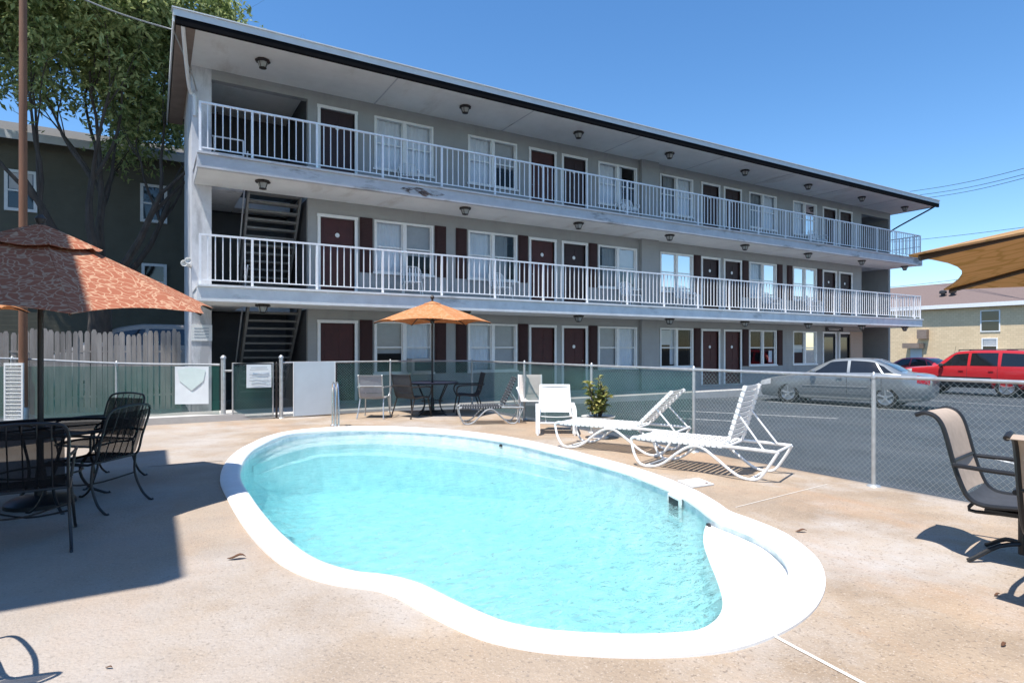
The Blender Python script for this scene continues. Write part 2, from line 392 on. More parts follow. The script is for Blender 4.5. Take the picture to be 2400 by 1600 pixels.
# deck: one sheet with the pool's hole, and its edge
rect = [Vector((DX0, DY0, 0)), Vector((DX1, DY0, 0)), Vector((DX1, 12.62, 0)), Vector((4.6, DY1, 0)), Vector((DX0, DY1, 0))]
hole = [Vector((p.x, p.y, 0)) for p in offset(pool_out, .03)]
tri = tessellate_polygon([rect, hole])
d = MB(); allv = rect + hole
d.add(allv, tri)
nR = len(rect)
for i in range(nR):
    a, b = rect[i], rect[(i + 1) % nR]
    d.add([a, b, b - Vector((0, 0, .3)), a - Vector((0, 0, .3))], [(0, 1, 2, 3)])
tag(d.build('pool_deck', M['deck']), kind='structure')

pool = thing('swimming_pool', 'white rimmed curved swimming pool sunk in the tan concrete deck', 'pool', (2.2, 5.5, 0))
prof = [(0.0, -.02), (0.0, .015), (.02, .03), (.10, .036), (.165, .034), (.195, .024), (.208, .006), (.208, -.03), (.185, -.05)]
rings = [[(p.x, p.y, z) for p in offset(pool_out, w)] for w, z in prof]
c = MB(); vs = [p for r_ in rings for p in r_]; fs = []
for i in range(len(prof) - 1):
    for q in range(NP): fs.append((i * NP + q, i * NP + (q + 1) % NP, (i + 1) * NP + (q + 1) % NP, (i + 1) * NP + q))
c.add(vs, fs).build('coping', M['coping'], pool, True, True)
# basin
DEPTH = -.98
bprof = [(.185, -.045), (.19, -.25), (.22, -.42), (.33, -.60), (.50, -.76), (.72, -.88), (.95, -.95)]
rings = [[(p.x, p.y, z) for p in offset(pool_out, w)] for w, z in bprof]
b = MB(); vs = [p for r_ in rings for p in r_]; fs = []
for i in range(len(bprof) - 1):
    for q in range(NP): fs.append((i * NP + q, i * NP + (q + 1) % NP, (i + 1) * NP + (q + 1) % NP, (i + 1) * NP + q))
b.add(vs, fs)
fl = [Vector(p) for p in rings[-1]]
b.add(fl, tessellate_polygon([fl]))
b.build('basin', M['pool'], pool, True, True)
# entry steps along the far wall: two curved treads between outline stations
def nearest(p): return min(range(NP), key=lambda i: (pool_in[i] - Vector((p.x, p.y))).length)
def arc(i0, i1):
    out = []; i = i0
    while True:
        out.append(i)
        if i == i1: break
        i = (i + 1) % NP
        if len(out) > NP: break
    return out
ia, ib = nearest(G(1330, 1050)), nearest(G(590, 1035))
A = arc(ia, ib) if len(arc(ia, ib)) < len(arc(ib, ia)) else arc(ib, ia)
for k, (w, z) in enumerate(((.42, -.20), (.72, -.34))):
    m_ = len(A); st = MB(); outer = offset(pool_out, .18); poly = []
    for n_, i in enumerate(A):
        s_ = math.sin(math.pi * min(1, max(0, n_ / (m_ - 1)))) ** .8
        t = (pool_out[(i + 1) % NP] - pool_out[i - 1]).normalized(); nn = Vector((-t.y, t.x))
        poly.append(pool_out[i] + nn * (.21 + w * s_))
    full = [outer[i] for i in A] + poly[::-1]
    V3 = [Vector((p.x, p.y, 0)) for p in full]
    st.add([(p.x, p.y, z) for p in full], tessellate_polygon([V3]))
    q = len(poly)
    st.add([(p.x, p.y, z) for p in poly] + [(p.x, p.y, DEPTH - .1) for p in poly], [(i, i + 1, q + i + 1, q + i) for i in range(q - 1)])
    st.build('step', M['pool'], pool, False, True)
# shallow white shelf in the right-hand lobe
ZS = -.089
shelf_px = [(1648, 1172), (1622, 1205), (1616, 1245), (1630, 1290), (1648, 1335), (1660, 1380), (1652, 1412), (1625, 1436), (1585, 1450), (1530, 1462)]
edge = catmull([Vector((G(u, v, ZS).x, G(u, v, ZS).y)) for u, v in shelf_px], 5, False)
i0, i1 = nearest(edge[0]), nearest(edge[-1])
A1, A2 = arc(i1, i0), arc(i0, i1)
wall_pts = [offset(pool_out, .17)[i] for i in (A1 if len(A1) < len(A2) else A2[::-1])]
full = edge + wall_pts
V3 = [Vector((p.x, p.y, 0)) for p in full]
sh = MB().add([(p.x, p.y, ZS) for p in full], tessellate_polygon([V3])); q = len(edge)
sh.add([(p.x, p.y, ZS) for p in edge] + [(p.x, p.y, DEPTH - .1) for p in edge], [(i, i + 1, q + i + 1, q + i) for i in range(q - 1)])
sh.build('shelf', M['coping'], pool, False, True)
# skimmer mouth in the wall
sk = nearest(G(1528, 1130)); pk = pool_in[sk]; tk = (pool_in[(sk + 1) % NP] - pool_in[sk - 1]).normalized(); nk = Vector((-tk.y, tk.x))
def onwall(a, h, o): q = pk + tk * a + nk * o; return (q.x, q.y, h)
fr = MB()
for (a0, a1, h0, h1) in ((-.13, .13, -.035, -.055), (-.13, .13, -.225, -.245), (-.13, -.11, -.055, -.225), (.11, .13, -.055, -.225)):
    fr.add([onwall(a0, h0, .0), onwall(a1, h0, .0), onwall(a1, h1, .0), onwall(a0, h1, .0), onwall(a0, h0, .03), onwall(a1, h0, .03), onwall(a1, h1, .03), onwall(a0, h1, .03)],
           [(0, 1, 2, 3), (4, 5, 6, 7), (0, 1, 5, 4), (1, 2, 6, 5), (2, 3, 7, 6), (3, 0, 4, 7)])
skim = fr.build('skimmer', M['plate'], pool, False, True)
MB().add([onwall(-.11, -.055, .022), onwall(.11, -.055, .022), onwall(.11, -.225, .022), onwall(-.11, -.225, .022)], [(0, 1, 2, 3)]).build('flap', M['cladding'], skim, False, True)
# tile mark and return fittings on the far wall
for (u, v) in ((1132, 1012), (1150, 1013), (1652, 1180)):
    i = nearest(G(u, v)); p = pool_in[i]; t = (pool_in[(i + 1) % NP] - pool_in[i - 1]).normalized(); nn = Vector((-t.y, t.x))
    f_ = MB(); ctr = Vector((p.x, p.y, -.09)) + Vector((nn.x, nn.y, 0)) * .01
    f_.tube([ctr, ctr + Vector((nn.x, nn.y, 0)) * .02], .028, 10); f_.build('return_fitting', M['cladding'], pool, False, True)

# water: a closed body, absorbing red light with depth
def water_mat():
    m = bpy.data.materials.new('pool_water'); m.use_nodes = True
    nt = m.node_tree; N, L = nt.nodes, nt.links
    N.remove(N['Principled BSDF']); out = N['Material Output']
    t0_ = N.new('ShaderNodeBsdfTransparent'); gl = N.new('ShaderNodeBsdfGlossy'); gl.inputs['Roughness'].default_value = .02
    rf0 = N.new('ShaderNodeBsdfRefraction'); rf0.inputs['IOR'].default_value = 1.33; rf0.inputs['Roughness'].default_value = 0.
    t = N.new('ShaderNodeMixShader'); t.inputs[0].default_value = .5; L.new(t0_.outputs[0], t.inputs[1]); L.new(rf0.outputs[0], t.inputs[2])
    f = N.new('ShaderNodeFresnel'); f.inputs['IOR'].default_value = 1.33
    tc = N.new('ShaderNodeTexCoord'); mp = N.new('ShaderNodeMapping'); mp.inputs['Scale'].default_value = (1, 1.5, 1)
    n1 = N.new('ShaderNodeTexNoise'); n1.inputs['Scale'].default_value = 7.5; n1.inputs['Detail'].default_value = 3; n1.inputs['Distortion'].default_value = .8
    L.new(tc.outputs['Object'], mp.inputs[0]); L.new(mp.outputs[0], n1.inputs['Vector'])
    bp = N.new('ShaderNodeBump'); bp.inputs['Strength'].default_value = 1.; bp.inputs['Distance'].default_value = .13
    L.new(n1.outputs['Fac'], bp.inputs['Height'])
    L.new(bp.outputs[0], rf0.inputs['Normal']); L.new(bp.outputs[0], f.inputs['Normal']); L.new(bp.outputs[0], gl.inputs['Normal'])
    mx = N.new('ShaderNodeMixShader'); L.new(f.outputs[0], mx.inputs[0]); L.new(t.outputs[0], mx.inputs[1]); L.new(gl.outputs[0], mx.inputs[2])
    L.new(mx.outputs[0], out.inputs['Surface'])
    va = N.new('ShaderNodeVolumeAbsorption'); va.inputs['Color'].default_value = (.42, .955, .975, 1); va.inputs['Density'].default_value = .48
    L.new(va.outputs[0], out.inputs['Volume'])
    return m
wp = offset(pool_out, .176); V3 = [Vector((p.x, p.y, 0)) for p in wp]; tr = tessellate_polygon([V3])
ZW = -.098
w = MB(); n = len(wp)
w.add([(p.x, p.y, ZW) for p in wp] + [(p.x, p.y, DEPTH - .3) for p in wp], list(tr) + [tuple(i + n for i in f) for f in tr] + [(i, (i + 1) % n, n + (i + 1) % n, n + i) for i in range(n)])
tag(w.build('water', water_mat()), kind='structure')

# pool ladder: two bent rails
lad = thing('pool_ladder', 'narrow polished handrail of the pool ladder on the far coping', 'pool ladder', (0, 0, 0))
base = G(768, 978); pin = G(792, 1000)
dirp = (Vector((pin.x, pin.y, 0)) - Vector((base.x, base.y, 0))); dirp.normalize()
side = Vector((-dirp.y, dirp.x, 0))
lad.location = (base.x, base.y, 0)
for s_ in (-1, 1):
    o = side * s_ * .03
    P = lambda a, z: Vector((0, 0, z)) + dirp * a + o
    pts = smooth_path([P(-.02, 0), P(-.03, .35), P(.0, .66), P(.12, .80), P(.26, .70), P(.33, .35), P(.35, -.05), P(.35, -.75)], 5)
    r_ = MB().tube(pts, .019, 8); h = r_.build('handrail', M['steel'], lad, True)
    MB().lathe([(.045, 0), (.045, .012), (.025, .03)], P(-.02, .036 if False else .0), 12).build('escutcheon', M['steel'], h, True)
for z in (-.3, -.55):
    a = dirp * .35; MB().bar(a + side * -.06 + Vector((0, 0, z)), a + side * .06 + Vector((0, 0, z)), .07, .03).build('tread', M['plate'], lad)

# deck details
lid = MB(); q = [G(1556, 1106), G(1604, 1100), G(1640, 1114), G(1590, 1121)]
lid.prism([(p.x, p.y) for p in q], .004, .016)
tag(lid.build('skimmer_lid', M['plate']), 'square white skimmer lid set flat in the deck beside the pool', 'lid')
def strip(name, a, b, w_, z, m_):
    a, b = Vector((a.x, a.y, 0)), Vector((b.x, b.y, 0)); s_ = MB(); d_ = (b - a).normalized(); n_ = Vector((-d_.y, d_.x, 0)); rows = []
    k = 24
    for i in range(k + 1):
        p = a.lerp(b, i / k); j = noise.noise(p * 3.1) * w_ * .35
        rows.append([p + n_ * (w_ / 2 + j) + Vector((0, 0, z)), p - n_ * (w_ / 2 - j) + Vector((0, 0, z))])
    s_.sheet(rows); return tag(s_.build(name, m_), kind='structure')
strip('deck_joint', G(1782, 1462), G(2010, 1585), .022, .004, M['joint'])
strip('deck_joint', G(340, 1072), G(512, 1058), .016, .004, M['crack'])
strip('deck_joint', G(1690, 1165), G(1900, 1112), .008, .004, M['joint'])
leafspots = [(543, 1284, 'curled brown leaf left of the pool rim', .06), (1840, 1222, 'brown leaf on the deck right of the pool', .045), (1622, 1113, 'brown leaf beside the white skimmer lid', .04), (250, 1535, 'tiny dark leaf at the bottom left of the deck', .018),
             (2305, 1483, 'small dark leaf at the bottom right of the deck', .025), (2290, 1368, 'small brown leaf beside the black chair foot', .025)]
for u, v, lb, sz in leafspots:
    p = G(u, v); f_ = MB(); rows = []
    an = random.uniform(-.8, .8)
    for i in range(7):
        t = i / 6 * 2 - 1; wdt = (1 - t * t) * .32 + .02
        rows.append([Vector((t * sz, y * wdt * sz, .004 + .16 * sz * (math.sin(t * 3) + 1) + abs(y) * .35 * sz * wdt * 2)) for y in (-1, -.4, .4, 1)])
    f_.sheet(rows, .002)
    o = f_.build('fallen_leaf', M['deadleaf'], None, True); o.location = (p.x, p.y, 0); o.rotation_euler = (0, 0, an)
    tag(o, lb, 'leaf', 'dead leaves lying on the deck')

# kerb at the back edge left of the gate; sidewalk along the building
k = MB()
k.box(-9, 1.15, 13.0, 13.3, -.05, .13)
k.add([(1.15, 13.0, -.05), (1.15, 13.3, -.05), (1.15, 13.3, .13), (1.15, 13.0, .13), (1.75, 13.0, -.05), (1.75, 13.3, -.05), (1.55, 13.3, .12), (1.55, 13.0, .12), ], [(0, 1, 2, 3), (4, 7, 6, 5), (3, 2, 6, 7), (0, 3, 7, 4), (1, 5, 6, 2)])
tag(k.build('kerb', M['sidewalk']), kind='structure')
sw = MB(); sw.box(-.2, 33, 14.42, 16.08, -.7, -.07)
tag(sw.build('sidewalk', M['sidewalk']), kind='structure')
# stall lines, slanted
def gline(a, b, w_=.1):
    s_ = MB(); d_ = (b - a).normalized(); n_ = Vector((-d_.y, d_.x, 0)); rows = []
    for i in range(13):
        p = a.lerp(b, i / 12); rows.append([Vector((q_.x, q_.y, zlot(q_.x) + .004)) for q_ in (p + n_ * w_ / 2, p - n_ * w_ / 2)])
    s_.sheet(rows); return tag(s_.build('parking_line', M['stripe']), kind='structure')
for (p, q_) in (((1764, 922), (2130, 945)), ((1560, 943), (1925, 961)), ((1553, 960), (1720, 969)), ((2206, 1035), (2345, 1068)), ((2120, 918), (2360, 934))):
    gline(GL(*p), GL(*q_), .09)

# ================================================================ MOTEL
YW, YF, YR, YB = 16.1, 14.5, 14.06, 20.0
X0, X1 = .80, 31.44
F = (.03, 2.80, 5.64)
CEIL = (2.44, 5.30, 8.10)
PER = 7.785
motel = thing('motel_building', 'three storey grey motel with white railed walkways and maroon doors', 'building', (16, 16.1, 0))
def part(mb, name, m_, parent=None, smooth=False): return mb.build(name, m_, parent or motel, smooth, True)
DOOR_A = [4.22 + PER * k for k in range(4)]; DOOR_B = [10.74 + PER * k for k in range(3)]
WIN1 = [(5.21 + PER * k, 6.95 + PER * k) for k in range(3)]; WIN2 = [(8.07 + PER * k, 9.77 + PER * k) for k in range(3)]
DW, DH = .90, 2.06
WZ0, WZ1 = .70, 2.14
def facade(fl):
    z0, z1 = F[fl], CEIL[fl]; zb_ = z0 if fl else -.2
    ops = [(x - DW / 2, x + DW / 2, 0, DH) for x in DOOR_A + DOOR_B] + [(a + .05, b_ - .05, WZ0 + .05, WZ1 - .05) for a, b_ in WIN1 + WIN2]
    ops.sort(); m_ = MB(); x = 3.45
    for (a, b_, h0, h1) in ops:
        m_.box(x, a, YW, YW + .16, zb_, z1)
        if h0 > 0: m_.box(a, b_, YW, YW + .16, zb_, z0 + h0)
        elif not fl: m_.box(a, b_, YW, YW + .16, zb_, z0)
        m_.box(a, b_, YW, YW + .16, z0 + h1, z1); x = b_
    m_.box(x, 28.9, YW, YW + .16, zb_, z1)
    m_.box(14.85, 15.68, YW - .14, YW - .001, zb_, z1)
    return m_
for fl in range(3): part(facade(fl), 'wall', M['wall'])
ew = MB(); ew.box(X0, X0 + .42, YW, YW + .35, -.3, 8.1); ew.box(X0, X0 + .14, YW + .35, YB, -.3, 8.1)
part(ew, 'end_wall', M['wallw'])
ew = MB(); ew.box(X1 - .16, X1, YW, YB, -.7, 8.1); part(ew, 'end_wall', M['wall'])
bw = MB(); bw.box(X0 + .14, X1 - .16, YB - .15, YB, 0, 8.1); part(bw, 'rear_wall', M['room'])
# stairwell walls
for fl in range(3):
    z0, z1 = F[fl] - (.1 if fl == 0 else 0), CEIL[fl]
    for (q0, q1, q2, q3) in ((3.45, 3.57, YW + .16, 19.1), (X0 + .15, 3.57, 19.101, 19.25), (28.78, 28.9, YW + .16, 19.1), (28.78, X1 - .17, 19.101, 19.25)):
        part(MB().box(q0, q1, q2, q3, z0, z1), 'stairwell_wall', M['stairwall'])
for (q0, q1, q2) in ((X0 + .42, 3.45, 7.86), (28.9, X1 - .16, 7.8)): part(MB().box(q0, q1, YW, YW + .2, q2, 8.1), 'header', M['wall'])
# walkway slabs with an edge beam and a thin drip lip
for i, (zb, zt) in enumerate(((2.44, 2.80), (5.30, 5.64))):
    s_ = MB()
    s_.box(X0 + .02, 31.12, YF, YF + .14, zb, zt - .05)
    s_.box(X0 + .02, 31.16, YF - .04, YW - .002, zt - .048, zt)
    s_.box(X0 + .04, 31.1, YF + .142, YW - .002, zb + .03, zt - .05)
    s_.box(3.58, 28.77, YW + .162, YB - .16, zb + .03, zt)          # floors of the rooms
    s_.box(X0 + .16, 1.95, YW + .36, 19.05, zb + .03, zt); s_.box(1.97, 3.44, 18.4, 19.05, zb + .03, zt)
    s_.box(28.92, 31.2, YW + .17, 19.05, zb + .03, zt)
    sl = part(s_, 'walkway_slab', M['slab'] if i else M['slab_lit'])
    sf = MB(); sf.box(X0 + .05, 31.08, YF + .145, YW - .004, zb + .004, zb + .028); part(sf, 'soffit', M['soffit'], sl)
# spalled, rust stained stretches of the third floor edge
for (xa, xb, sd_) in ((5.35, 6.6, 1),):
    rr = random.Random(sd_); k_ = 14; up_, lo_ = [], []
    for i in range(k_ + 1):
        x = xa + (xb - xa) * i / k_; e_ = math.sin(math.pi * i / k_) ** .5
        mid_ = 5.44; up_.append((x, mid_ + e_ * rr.uniform(.07, .10))); lo_.append((x, mid_ - e_ * rr.uniform(.05, .12)))
    pl_ = up_ + lo_[::-1]; b_ = MB(); n_ = len(pl_)
    b_.add([(x, YF - .006, z) for x, z in pl_] + [(x, YF - .001, z) for x, z in pl_], tessellate_polygon([[Vector((x, z, 0)) for x, z in pl_]]) + [(i, (i + 1) % n_, n_ + (i + 1) % n_, n_ + i) for i in range(n_)])
    part(b_, 'spalled_patch', M['spall'] if sd_ < 3 else M['slab'])
# roof
rf = MB(); RX0, RX1, RYB = .36, 31.75, 20.6
rf.box(RX0 + .03, RX1 - .03, YR + .04, RYB - .03, 8.14, 8.30)
roof = part(rf, 'roof', M['greyshingle'])
so = MB(); so.box(X0 - .02, RX1 - .06, YR + .1, YB, 8.10, 8.138); part(so, 'soffit', M['soffit'], roof)
so = MB(); so.box(RX0 + .06, X0 - .022, YR + .1, RYB - .05, 8.09, 8.138); part(so, 'end_soffit', M['brownsoffit'], roof)
fa = MB(); fa.box(RX0, RX1, YR, YR + .036, 8.20, 8.34); fa.box(RX0, RX0 + .03, YR + .037, RYB, 8.08, 8.34); fa.box(RX1 - .03, RX1, YR + .037, RYB, 8.08, 8.34)
fa.box(RX0 - .02, RX1 + .02, YR - .03, YR + .2, 8.341, 8.365)
part(fa, 'fascia', M['fascia'], roof)
gu = MB(); gu.box(RX0 + .05, RX1 - .01, YR + .005, YR + .09, 8.045, 8.199); part(gu, 'gutter', M['gutter'], roof)
ds = MB(); ds.tube(smooth_path([(.55, YR + .1, 8.12), (.56, YR + .3, 8.0), (.74, YW - .15, 7.5), (.86, YW - .05, 7.35), (.86, YW - .05, 6.9)], 4), .04, 8); part(ds, 'downspout', M['trim'])
ds = MB(); ds.tube(smooth_path([(31.6, YR + .12, 8.1), (31.58, YR + .35, 7.98), (31.55, YW - .3, 7.4), (31.52, YW + .05, 7.2)], 4), .035, 8); part(ds, 'downspout', M['gutter'])
# soffit board joints as real battens
for X in (5.2, 9.2, 13.2, 17.1, 21.0, 24.9, 28.7):
    j = MB(); j.box(X, X + .03, YR + .12, YW - .01, 8.09, 8.099); part(j, 'soffit_batten', M['slab'])
# doors
DM = [[0, 0, 0, 0, 0, 0, 0], [0, 0, 1, 1, 1, 1, 1], [1, 0, 1, 1, 1, 1, 1]]
for fl in range(3):
    z0 = F[fl]
    for k, x in enumerate(sorted(DOOR_A + DOOR_B)):
        office = fl == 0 and k >= 5
        b_ = MB(); b_.box(x - DW / 2 + .012, x + DW / 2 - .012, YW + .05, YW + .095, z0 + .01, z0 + DH - .012)
        if not office:
            for (px0, px1) in ((-.33, -.05), (.05, .33)):
                for (pz0, pz1) in ((.18, .78), (.92, 1.5), (1.62, 1.92)): b_.box(x + px0, x + px1, YW + .042, YW + .0495, z0 + pz0, z0 + pz1)
        dr = part(b_, 'door', M['room'] if office else (M['door'], M['door2'])[DM[fl][k]])
        fr = MB()
        for (a, c_) in ((x - DW / 2 - .075, x - DW / 2), (x + DW / 2, x + DW / 2 + .075)): fr.box(a, c_, YW - .03, YW + .1, z0, z0 + DH)
        fr.box(x - DW / 2 - .085, x + DW / 2 + .085, YW - .035, YW + .1, z0 + DH + .001, z0 + DH + .08)
        part(fr, 'door_frame', M['trim'], dr)
        kn = MB(); sgn = 1 if x in DOOR_A else -1
        kn.lathe([(.012, 0), (.014, .03), (.03, .045), (.03, .06), (.01, .075)], (x + sgn * .36, YW + .03, z0 + .98), 10, 'y'); part(kn, 'handle', M['steel'], dr, True)
        if not (fl == 0 and k in (0, 1)) and not office:
            pl = MB(); pl.lathe([(.055, 0), (.06, .006), (.05, .014)], (x, YW + .027, z0 + (1.62 if fl else 1.45)), 14, 'y'); part(pl, 'number_plate', M['plate'], dr, True)
        if office:
            gp = MB(); gp.box(x - .34, x + .34, YW + .035, YW + .049, z0 + .25, z0 + 1.9); part(gp, 'glass_panel', M['carglass'], dr)
# windows
def fold(x0, x1, y, z0, z1, amp, n_):
    rows = []
    for j in range(2): rows.append([(x0 + (x1 - x0) * i / n_, y + amp * math.sin(i * 1.35), (z0, z1)[j]) for i in range(n_ + 1)])
    return MB().sheet(rows)
wi = 0
for fl in range(3):
    z0 = F[fl]
    for k, (a, b_) in enumerate(sorted(WIN1 + WIN2)):
        rnd = random.Random(fl * 17 + k)
        za, zb = z0 + WZ0, z0 + WZ1; mid = (a + b_) / 2; mz = (za + zb) / 2
        fr = MB(); y0, y1 = YW - .03, YW + .1
        fr.box(a, a + .06, y0, y1, za, zb); fr.box(b_ - .06, b_, y0, y1, za, zb); fr.box(a + .0605, b_ - .0605, y0 + .001, y1, zb - .06, zb); fr.box(a + .0605, b_ - .0605, y0 + .001, y1, za, za + .05)
        fr.box(mid - .05, mid + .05, y0 + .004, y1 - .004, za + .0505, zb - .0605)
        fr.box(a - .04, b_ + .04, YW - .06, YW - .031, za - .04, za + .015)
        wn = part(fr, 'window', M['trim'])
        ss = MB(); gl = MB()
        for (p, q_) in ((a + .061, mid - .051), (mid + .051, b_ - .061)):
            ss.box(p, q_, YW + .02, YW + .05, mz - .02, mz + .02)
            for e in (p, q_ - .03): ss.box(e, e + .03, YW + .021, YW + .049, za + .051, mz - .0205); ss.box(e, e + .03, YW + .026, YW + .054, mz + .0205, zb - .061)
            gl.add([(p, YW + .035, za + .05), (q_, YW + .035, za + .05), (q_, YW + .035, zb - .06), (p, YW + .035, zb - .06)], [(0, 1, 2, 3)])
        part(ss, 'sash', M['trim'], wn); part(gl, 'pane', M['glass'], wn)
        office = fl == 0 and k >= 3
        if not office:
            for h, (p, q_) in enumerate(((a + .03, mid - .01), (mid + .01, b_ - .03))):
                ch = rnd.random()
                if ch < .6: part(fold(p, q_, YW + .13, za + .02, zb - .02, .015, 26), 'curtain', M['curtain'], wn, True)
                elif ch < .72: part(fold(p + (.0 if h else .25), q_ - (.25 if h else 0), YW + .13, za + .02, zb - .02, .02, 18), 'curtain', M['curtain2'], wn, True)
                elif ch < .96: part(MB().box(p, q_, YW + .12, YW + .13, za + rnd.choice((.02, .55, .65)), zb - .03), 'blind', M['blind'], wn)
                else: part(fold(p, p + .3, YW + .13, za + .02, zb - .02, .02, 10), 'curtain', M['curtain'], wn, True)
        else:
            if k == 3:
                part(MB().box(a + .08, a + .62, YW + .055, YW + .06, zb - .62, zb - .08), 'poster_and_reflection', M['plate'], wn)
                part(fold(a + .62, a + .86, YW + .12, za + .1, zb - .05, .02, 10), 'curtain', M['curtain'], wn, True)
            elif k == 4:
                part(MB().box(b_ - .42, b_ - .2, YW + .055, YW + .06, za + .12, za + .6), 'poster_and_reflection', M['curtain'], wn)
            else:  # white and maroon sheets here paint the reflections in this window
                part(MB().box(a + .1, a + .74, YW + .055, YW + .06, mz - .2, mz + .12), 'poster_and_reflection', M['plate'], wn)
                part(MB().box(mid + .08, b_ - .1, YW + .055, YW + .06, mz - .02, mz + .1), 'poster_and_reflection', M['plate'], wn)
                part(MB().box(mid + .08, b_ - .1, YW + .055, YW + .06, zb - .3, zb - .1), 'poster_and_reflection', M['plate'], wn)
                part(MB().box(a + .08, b_ - .1, YW + .07, YW + .075, za + .06, za + .5), 'poster_and_reflection', M['door'], wn)
        # shutters on the two lower floors
        if fl < 2:
            sides = {0: (1, 1), 1: (1, 1), 2: (1, 0), 3: (0, 1), 4: (1, 1), 5: (1, 1) if fl == 1 else (0, 0)}[k]
            for on, (p, q_) in zip(sides, ((a - .40, a - .05), (b_ + .05, b_ + .40))):
                if not on: continue
                h = MB(); h.box(p, q_, YW - .03, YW - .002, za - .02, zb + .02)
                h.box(p + .05, q_ - .05, YW - .042, YW - .0305, za + .05, mz - .04); h.box(p + .05, q_ - .05, YW - .042, YW - .0305, mz + .04, zb - .05)
                part(h, 'shutter', M['shutter'])
ofs = MB(); ofs.box(26.0, 27.3, YW - .06, YW - .01, 2.2, 2.38); og = part(ofs, 'office_sign', M['cladding'])
ofl = MB(); ofl.box(26.15, 27.1, YW - .066, YW - .0605, 2.31, 2.335); ofl.box(26.2, 26.95, YW - .066, YW - .0605, 2.25, 2.27); part(ofl, 'lettering', M['plate'], og)
pw = MB(); pw.box(27.9, 28.9, YW - .05, YW - .005, .05, 2.2); part(pw, 'entry_panel', M['sling'])
# stairs in the left stairwell: they climb towards the walkway, open risers
def stairs(zlo, zhi, xa, xb, yfar, ynear):
    n_ = 14; t = MB(); st = MB()
    for i in range(1, n_):
        y = yfar + (ynear - yfar) * i / n_; z = zlo + (zhi - zlo) * i / n_
        t.box(xa + .06, xb - .06, y - .13, y + .13, z - .05, z)
    for x in (xa, xb - .055):
        st.add([(x, yfar, zlo), (x + .055, yfar, zlo), (x + .055, yfar + .05, zlo + .28), (x, yfar + .05, zlo + .28),
                (x, ynear, zhi - .28), (x + .055, ynear, zhi - .28), (x + .055, ynear + .05, zhi), (x, ynear + .05, zhi)],
               [(0, 1, 2, 3), (4, 7, 6, 5), (0, 4, 5, 1), (3, 2, 6, 7), (0, 3, 7, 4), (1, 5, 6, 2)])
    o = part(t, 'staircase', M['tread']); part(st, 'stringer', M['tread'], o)
    hr = MB(); hr.tube([(xa, yfar, zlo + .95), (xa, ynear, zhi + .75)], .02, 6); part(hr, 'stair_handrail', M['rail'], o)
stairs(F[0], F[1] - .05, 2.05, 3.36, 18.9, YW + .25); stairs(F[1], F[2] - .05, 2.05, 3.36, 18.35, YW + .25)
gr = MB()
for (xa, xb) in ((X0 + .45, 1.95),):
    for z in (F[2] + .55, F[2] + .95): gr.tube([(xa, YW + .25, z), (xb, YW + .25, z)], .02, 6)
    for x in (xa + .05, xb): gr.tube([(x, YW + .25, F[2]), (x, YW + .25, F[2] + .95)], .02, 6)
part(gr, 'guard_rail', M['rail'])
# railings
posts = [.88, 1.92] + [3.33 + 1.6 * k for k in range(18)] + [31.05]
for fl in (1, 2):
    z0 = F[fl]; RY = YF + .06
    tr_ = MB(); tr_.box(.86, 31.08, RY - .025, RY + .025, z0 + 1.05, z0 + 1.09); tr_.box(.88, 31.05, RY - .014, RY + .014, z0 + .09, z0 + .115)
    tr_.box(31.03, 31.08, RY + .026, YW - .01, z0 + 1.05, z0 + 1.09); tr_.box(31.04, 31.07, RY + .026, YW - .01, z0 + .09, z0 + .115); tr_.box(31.04, 31.07, RY + .026, YW - .01, z0 + .55, z0 + .575)
    rail = part(tr_, 'railing', M['rail'])
    for p in posts:
        q_ = MB(); q_.box(p - .024, p + .024, RY - .0235, RY + .0235, z0 - .02, z0 + 1.049); part(q_, 'post', M['rail'], rail)
    for a, b_ in zip(posts[:-1], posts[1:]):
        n_ = max(2, round((b_ - a) / .157)); q_ = MB()
        for i in range(1, n_):
            x = a + (b_ - a) * i / n_; q_.box(x - .0105, x + .0105, RY - .0105, RY + .0105, z0 + .116, z0 + 1.049)
        part(q_, 'baluster_panel', M['rail'], rail)
    q_ = MB()
    for i in range(1, 10): y = RY + (YW - RY) * i / 10; q_.box(31.045, 31.065, y - .01, y + .01, z0 + .116, z0 + 1.049)
    part(q_, 'baluster_panel', M['rail'], rail)
# ceiling lanterns
lp = None
for fl in range(3):
    for X in (2.2, 7.42, 11.32, 15.2, 19.1, 23.0, 26.9, 30.5):
        z = CEIL[fl] - (.0 if fl == 2 else -.003); y = 14.97
        b_ = MB(); b_.lathe([(.15, z - .0), (.17, z - .02), (.17, z - .045), (.13, z - .06)], (X, y, 0), 8)
        for k in range(4):
            a = math.pi / 4 + k * math.pi / 2
            b_.tube([(X + .125 * math.cos(a), y + .125 * math.sin(a), z - .05), (X + .075 * math.cos(a), y + .075 * math.sin(a), z - .185)], .008, 5)
        b_.lathe([(.085, z - .18), (.085, z - .195), (.03, z - .21)], (X, y, 0), 8)
        l_ = part(b_, 'ceiling_lantern', M['bronze'])
        q_ = MB(); q_.lathe([(.115, z - .055), (.07, z - .182)], (X, y, 0), 8); part(q_, 'lantern_glass', M['lampglass'], l_)
for a_ in ((-.16, -.1), (-.08, -.16)):
    fl_ = MB(); fl_.tube([(X0 - .005, YW + .25, 3.35), (X0 + a_[0], YW + .2 + a_[1], 3.32 - a_[1])], .02, 6)
    fl_.lathe([(.03, 0.1), (.075, 0), (.07, -.005), (.025, .07)], (X0 + a_[0], YW + .10 + a_[1], 3.32 - a_[1]), 10, 'y'); part(fl_, 'floodlight', M['plate'], None, True)
